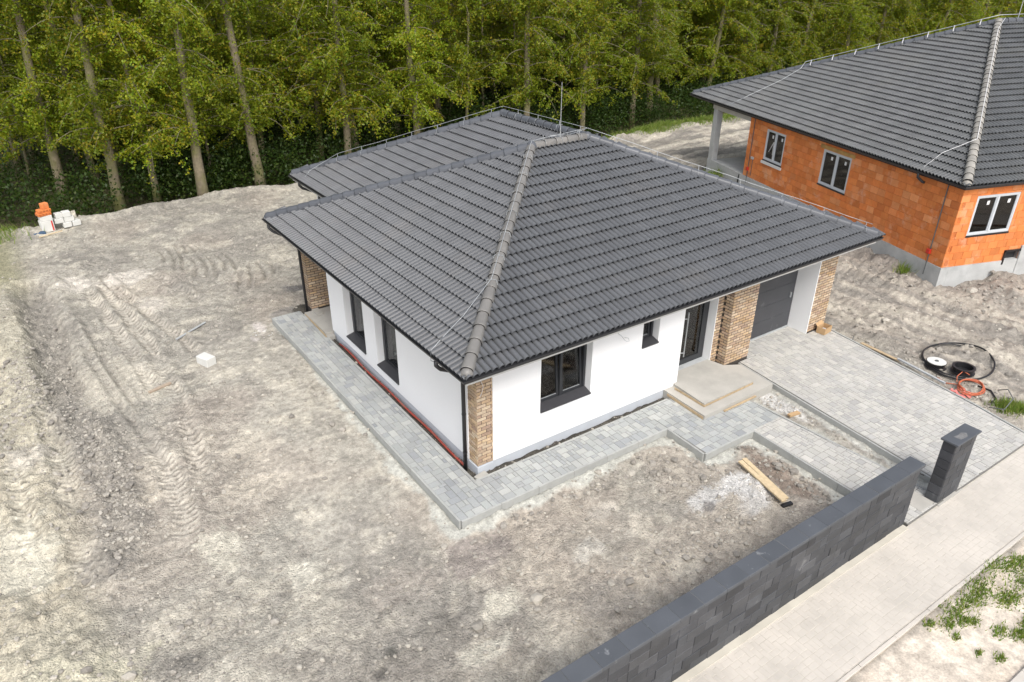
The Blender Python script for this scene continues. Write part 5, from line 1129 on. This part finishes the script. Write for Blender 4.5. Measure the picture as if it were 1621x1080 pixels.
# ------------------------------------------------------------------ grass
def grass(name, centers, label, seed, h=(.08, .2)):
    R_ = np.random.RandomState(seed); V_ = []; F_ = []; rn = []; k = 0
    for cx, cy, sx, sy, n in centers:
        x = cx+R_.randn(n)*sx; y = cy+R_.randn(n)*sy; H_, _ = ground_fields(x[None], y[None]); z = H_[0]
        hh = R_.uniform(*h, n); a = R_.rand(n)*2*PI; b_ = R_.rand(n)*2*PI; w_ = .008+.008*R_.rand(n); ln = hh*R_.uniform(.2, .9, n)
        p0 = np.stack([x-w_*np.cos(a), y-w_*np.sin(a), z-.01], 1); p1 = np.stack([x+w_*np.cos(a), y+w_*np.sin(a), z-.01], 1); p2 = np.stack([x+ln*np.cos(b_), y+ln*np.sin(b_), z+hh], 1)
        V_.append(np.stack([p0, p1, p2], 1).reshape(-1, 3)); F_.append(np.arange(3*n).reshape(-1, 3)+k); k += 3*n; rn.append(.01+.99*R_.rand(n))
    o = stuff_mesh(name, np.concatenate(V_), np.concatenate(F_), M['grass'], rn=np.concatenate(rn)); props(o, label, None, kind='stuff')
R_ = np.random.RandomState(3)
cs_ = [(x+R_.randn()*.12, y+R_.randn()*.08, .13*s, .07*s, int(150*s)) for (x, y, s) in [(4.5, -7.1, .5), (5.0, -7.08, .8), (5.4, -7.1, 1.3), (5.8, -7.12, 1.2), (6.1, -7.18, 1.4), (6.5, -7.15, 1.4), (6.9, -7.12, 1.3), (7.3, -7.15, 1.2), (7.6, -7.1, 1.2), (8.0, -7.2, 1.2), (8.4, -7.2, 1), (6.2, -7.5, 1.1), (6.6, -7.5, 1.4), (7.0, -7.45, 1.4), (7.4, -7.5, 1.1), (5.3, -7.6, .6), (5.7, -7.75, .8), (6.0, -7.8, .9), (6.3, -7.9, .9), (5.6, -8.0, .7), (5.2, -8.1, .5), (6.6, -7.85, .9), (4.9, -7.4, .4), (5.9, -8.15, .6), (6.9, -7.9, .8), (7.6, -7.8, 1), (4.7, -7.9, .3), (5.1, -7.25, .7)]]
grass('grass', cs_, 'green grass tufts growing on the sand beside the sidewalk', 21, (.04, .10))
grass('grass', [(12.9, -4.55, .16, .16, 900), (13.1, -4.8, .15, .12, 500)], 'bright green grass tuft at the right edge of the driveway', 22, (.06, .2))
grass('grass', [(24+i*.9, 23.4+.3*math.sin(i), .5, .35, 1500) for i in range(20)]+[(-8+i*.4, 24.0+i*.3, .4, .4, 150) for i in range(4)]+[(h2w(-.2, 14.2)[0], h2w(-.2, 14.2)[1], .3, .3, 400), (h2w(-.1, 1.4)[0], h2w(-.1, 1.4)[1], .12, .12, 150)], 'green grass strip along the foot of the wood', 23, (.1, .4))

# ------------------------------------------------------------------ wood
def crown_mesh(seed, zlo, nb, leaf=(.042, .082), dens=1.0, rad=3.0, ztop=19):
    R_ = np.random.RandomState(seed); tw = MB(); L_ = []; Zs = []
    for b_ in range(nb):
        z0 = zlo+(ztop-zlo)*R_.rand()**1.15; az = R_.rand()*2*PI; ln = rad*R_.uniform(.45, 1.0)*(1 if z0 < 12 else (21-z0)/9)
        up_ = R_.uniform(.05, .7); pts = []; x = y = 0.0; z = z0; dx, dy, dz = math.cos(az), math.sin(az), up_
        for s in range(6):
            pts.append((x, y, z)); k = ln/5; x += dx*k; y += dy*k; z += dz*k; dz -= R_.uniform(.12, .4); dx += R_.uniform(-.2, .2); dy += R_.uniform(-.2, .2)
        tw.tube(pts, [.032, .026, .02, .015, .01, .005], 4, cap=False)
        P = np.array(pts); nt_ = int(9*ln/rad*2)
        for q in range(nt_):
            t = R_.uniform(.15, 5); i = min(4, int(t)); p = P[i]*(1-(t-i))+P[i+1]*(t-i)
            az2 = R_.rand()*2*PI; l2 = R_.uniform(.4, 1.1); d2 = np.array([math.cos(az2)*.6, math.sin(az2)*.6, R_.uniform(-1.0, .15)])
            e_ = p+d2*l2
            if R_.rand() < .3: tw.tube([tuple(p), tuple((p+e_)/2+np.array([0, 0, .05])), tuple(e_)], [.010, .007, .003], 3, cap=False)
            n = int(R_.randint(10, 30)*dens); tt = R_.rand(n, 1)**.7; L_.append(p+(e_-p)*tt+R_.randn(n, 3)*.09)
    n = int(1500*dens); zz = zlo*.95+R_.rand(n)**1.1*(14-zlo*.95); aa = R_.rand(n)*2*PI; rr = .25+np.abs(R_.randn(n))*.28; L_.append(np.stack([rr*np.cos(aa), rr*np.sin(aa), zz], 1))
    P = np.concatenate(L_); n = len(P); s = R_.uniform(*leaf, n)
    a = R_.randn(n, 3); a /= np.linalg.norm(a, axis=1)[:, None]; c = R_.randn(n, 3); c -= a*(a*c).sum(1)[:, None]; c /= np.linalg.norm(c, axis=1)[:, None]
    v = np.stack([P-a*s[:, None], P+c*s[:, None]*.62, P+a*s[:, None], P-c*s[:, None]*.62], 1).reshape(-1, 3)
    f = np.arange(4*n).reshape(-1, 4)
    tv = np.array(tw.v); tf = np.array(tw.f)
    me = bpy.data.meshes.new('crown'); V_ = np.concatenate([v, tv]); Fq = np.concatenate([f, tf+len(v)])
    me.vertices.add(len(V_)); me.vertices.foreach_set('co', V_.astype(np.float32).ravel()); me.loops.add(Fq.size); me.loops.foreach_set('vertex_index', Fq.astype(np.int32).ravel())
    me.polygons.add(len(Fq)); me.polygons.foreach_set('loop_start', np.arange(0, Fq.size, 4, dtype=np.int32)); me.polygons.foreach_set('loop_total', np.full(len(Fq), 4, np.int32))
    clump = fbm(P[:, 0]*.7+P[:, 2]*.6, P[:, 1]*.7+P[:, 2]*.3, seed, 2); rv = np.clip(.25+.5*clump+.5*(R_.rand(n)-.5), .01, .99)
    at = me.attributes.new('rnd', 'FLOAT', 'FACE'); at.data.foreach_set('value', np.concatenate([rv, np.ones(len(tf))*.5]).astype(np.float32))
    me.materials.append(M['leaf']); me.materials.append(M['twig']); me.polygons.foreach_set('material_index', np.concatenate([np.zeros(n), np.ones(len(tf))]).astype(np.int32))
    me.update(calc_edges=True); return me
def trunk_mesh(seed, r=.26, H_=20):
    R_ = random.Random(seed); pts = []; rs = []; x = y = 0
    for i in range(15):
        z = H_*i/14; pts.append((x, y, z-.3)); k = (1-.80*i/14)*(1+.35*math.exp(-z*1.2)); rs.append(r*k*R_.uniform(.97, 1.03)); x += R_.uniform(-.09, .09); y += R_.uniform(-.09, .09)
    b_ = MB().tube(pts, rs, 12)
    me = mesh('trunk', b_.v, b_.f, True); me.materials.append(M['bark']); return me
crowns_f = [crown_mesh(s, 3.2, 82, dens=1.2) for s in (1, 2, 3)]
crowns_b = [crown_mesh(s, 2.6, 92, dens=1.25, rad=3.4) for s in (4, 5, 6)]
trunks = [trunk_mesh(s, .19) for s in (1, 2, 3, 4)]; thin = [trunk_mesh(s, .10, 16) for s in (8, 9)]; fat = [trunk_mesh(s, .25) for s in (11, 12, 13, 14)]
def tree(x, y, cm, tm, rz, sc_, label, group=None, lean=(0, 0)):
    o = empty('poplar_tree', (x, y, -.75), label, 'tree', rz, group); o.scale = (sc_, sc_, sc_); o.rotation_euler = (lean[0], lean[1], rz)
    link('trunk', tm, None, o); link('crown', cm, None, o)
front = [(-4.25, 31.0, 0, 'thick leaning poplar behind the stack of white blocks'), (-2.25, 27.3, 1, 'thick poplar trunk just right of the white block pile'), (1.31, 26.1, 2, 'pale bare-footed poplar at the crest of the dirt, left of the house roof'), (4.3, 26.7, 3, 'pale poplar at the crest of the dirt just left of the roof corner'),
         (11.2, 30.2, 0, 'tall straight poplar rising behind the left end of the roof'), (15.0, 32.4, 1, 'slender poplar behind the roof hip, second from the left'), (18.1, 32.5, 2, 'mossy poplar behind the middle of the roof hip'), (25.3, 33.5, 3, 'tall poplar directly behind the roof peak'),
         (27.5, 29.5, 1, 'poplar behind the lightning rod'), (32.5, 28.0, 2, 'poplar at the wood edge left of the orange house roof'), (-7.8, 29.5, 3, 'leaning poplar at the left edge of the picture'), (2.45, 28.8, 4, 'thin sapling between the two pale poplars'), (-.3, 29.6, 5, 'thin dark sapling left of the pale poplar')]
placed = []
for i, (x, y, k, lb) in enumerate(front):
    tr_ = thin[k-4] if k > 3 else fat[k]; cf = crowns_f[i % 3]
    tree(x, y, cf, tr_, i*1.9, 1.0 if k < 4 else .8, lb, lean=(rnd.uniform(-.04, .03), rnd.uniform(-.04, .04))); placed.append((x, y))
R_ = np.random.RandomState(8); cand = []; y = 27.6
def in_view(x, y, m=.06):
    d = np.array([x, y, 3.0])-CAM; z = d@fwd; u = (d@r2)/z
    return z > 0 and -.66-m < u-.039 < .74+m
while y < 92:
    x = -20+R_.rand()*3
    while x < 150:
        xx, yy = x+R_.randn()*.8, y+R_.randn()*.8
        if in_view(xx, yy, 2.5/(yy+10)) and all((xx-a)**2+(yy-b_)**2 > 3.2 for a, b_ in placed): cand.append((xx, yy)); placed.append((xx, yy))
        x += 3.9+max(0, y-38)*.10
    y += 3.6+max(0, y-38)*.07
y = 25
for x in np.arange(47, 130, 4.0):                                   # the wood goes on behind the second house
    for yy in (25.5, 29.5): 
        xx = x+R_.randn()*.8
        if all((xx-a)**2+(yy-b_)**2 > 6 for a, b_ in placed): cand.append((xx, yy)); placed.append((xx, yy))
cand.sort(key=lambda p: math.hypot(p[0]-CAM[0], p[1]-CAM[1]))
print('trees', len(cand), cand[-1])
for k, (xx, yy) in enumerate(cand[:284]):
    th = R_.rand() < .22
    tree(xx, yy, crowns_b[k % 3] if not th else crowns_f[k % 3], thin[k % 2] if th else trunks[k % 4], R_.rand()*6.28, R_.uniform(.85, 1.1), 'slender poplar standing in the wood behind the front row of trunks', 'poplars in the wood behind the front row', lean=(R_.randn()*.035, R_.randn()*.035))
def far_wood():
    R_ = np.random.RandomState(77); n = 260000
    d = 62+R_.rand(n)**1.2*75; az = np.radians(R_.uniform(-6, 82, n)); x = CAM[0]+d*np.sin(az); y = CAM[1]+d*np.cos(az); z = R_.rand(n)**.8*15-.7
    keep = (fbm(x*.16+z*.1, y*.16+z*.12, 301, 3) > .44) & (y > 27); x, y, z = x[keep], y[keep], z[keep]; P = np.stack([x, y, z], 1); n = len(P); s_ = R_.uniform(.12, .24, n)
    a = R_.randn(n, 3); a /= np.linalg.norm(a, axis=1)[:, None]; c = R_.randn(n, 3); c -= a*(a*c).sum(1)[:, None]; c /= np.linalg.norm(c, axis=1)[:, None]
    v = np.stack([P-a*s_[:, None], P+c*s_[:, None]*.7, P+a*s_[:, None], P-c*s_[:, None]*.7], 1).reshape(-1, 3)
    o = stuff_mesh('far_wood', v, np.arange(4*n).reshape(-1, 4), M['leaf'], rn=np.clip(.3+.6*fbm(x*.2, y*.2+z*.3, 303, 2)+.3*(R_.rand(n)-.5), .01, .99)); props(o, 'far continuation of the poplar wood as one green mass', None, kind='stuff')
far_wood()
# dark undergrowth at the foot of the trees
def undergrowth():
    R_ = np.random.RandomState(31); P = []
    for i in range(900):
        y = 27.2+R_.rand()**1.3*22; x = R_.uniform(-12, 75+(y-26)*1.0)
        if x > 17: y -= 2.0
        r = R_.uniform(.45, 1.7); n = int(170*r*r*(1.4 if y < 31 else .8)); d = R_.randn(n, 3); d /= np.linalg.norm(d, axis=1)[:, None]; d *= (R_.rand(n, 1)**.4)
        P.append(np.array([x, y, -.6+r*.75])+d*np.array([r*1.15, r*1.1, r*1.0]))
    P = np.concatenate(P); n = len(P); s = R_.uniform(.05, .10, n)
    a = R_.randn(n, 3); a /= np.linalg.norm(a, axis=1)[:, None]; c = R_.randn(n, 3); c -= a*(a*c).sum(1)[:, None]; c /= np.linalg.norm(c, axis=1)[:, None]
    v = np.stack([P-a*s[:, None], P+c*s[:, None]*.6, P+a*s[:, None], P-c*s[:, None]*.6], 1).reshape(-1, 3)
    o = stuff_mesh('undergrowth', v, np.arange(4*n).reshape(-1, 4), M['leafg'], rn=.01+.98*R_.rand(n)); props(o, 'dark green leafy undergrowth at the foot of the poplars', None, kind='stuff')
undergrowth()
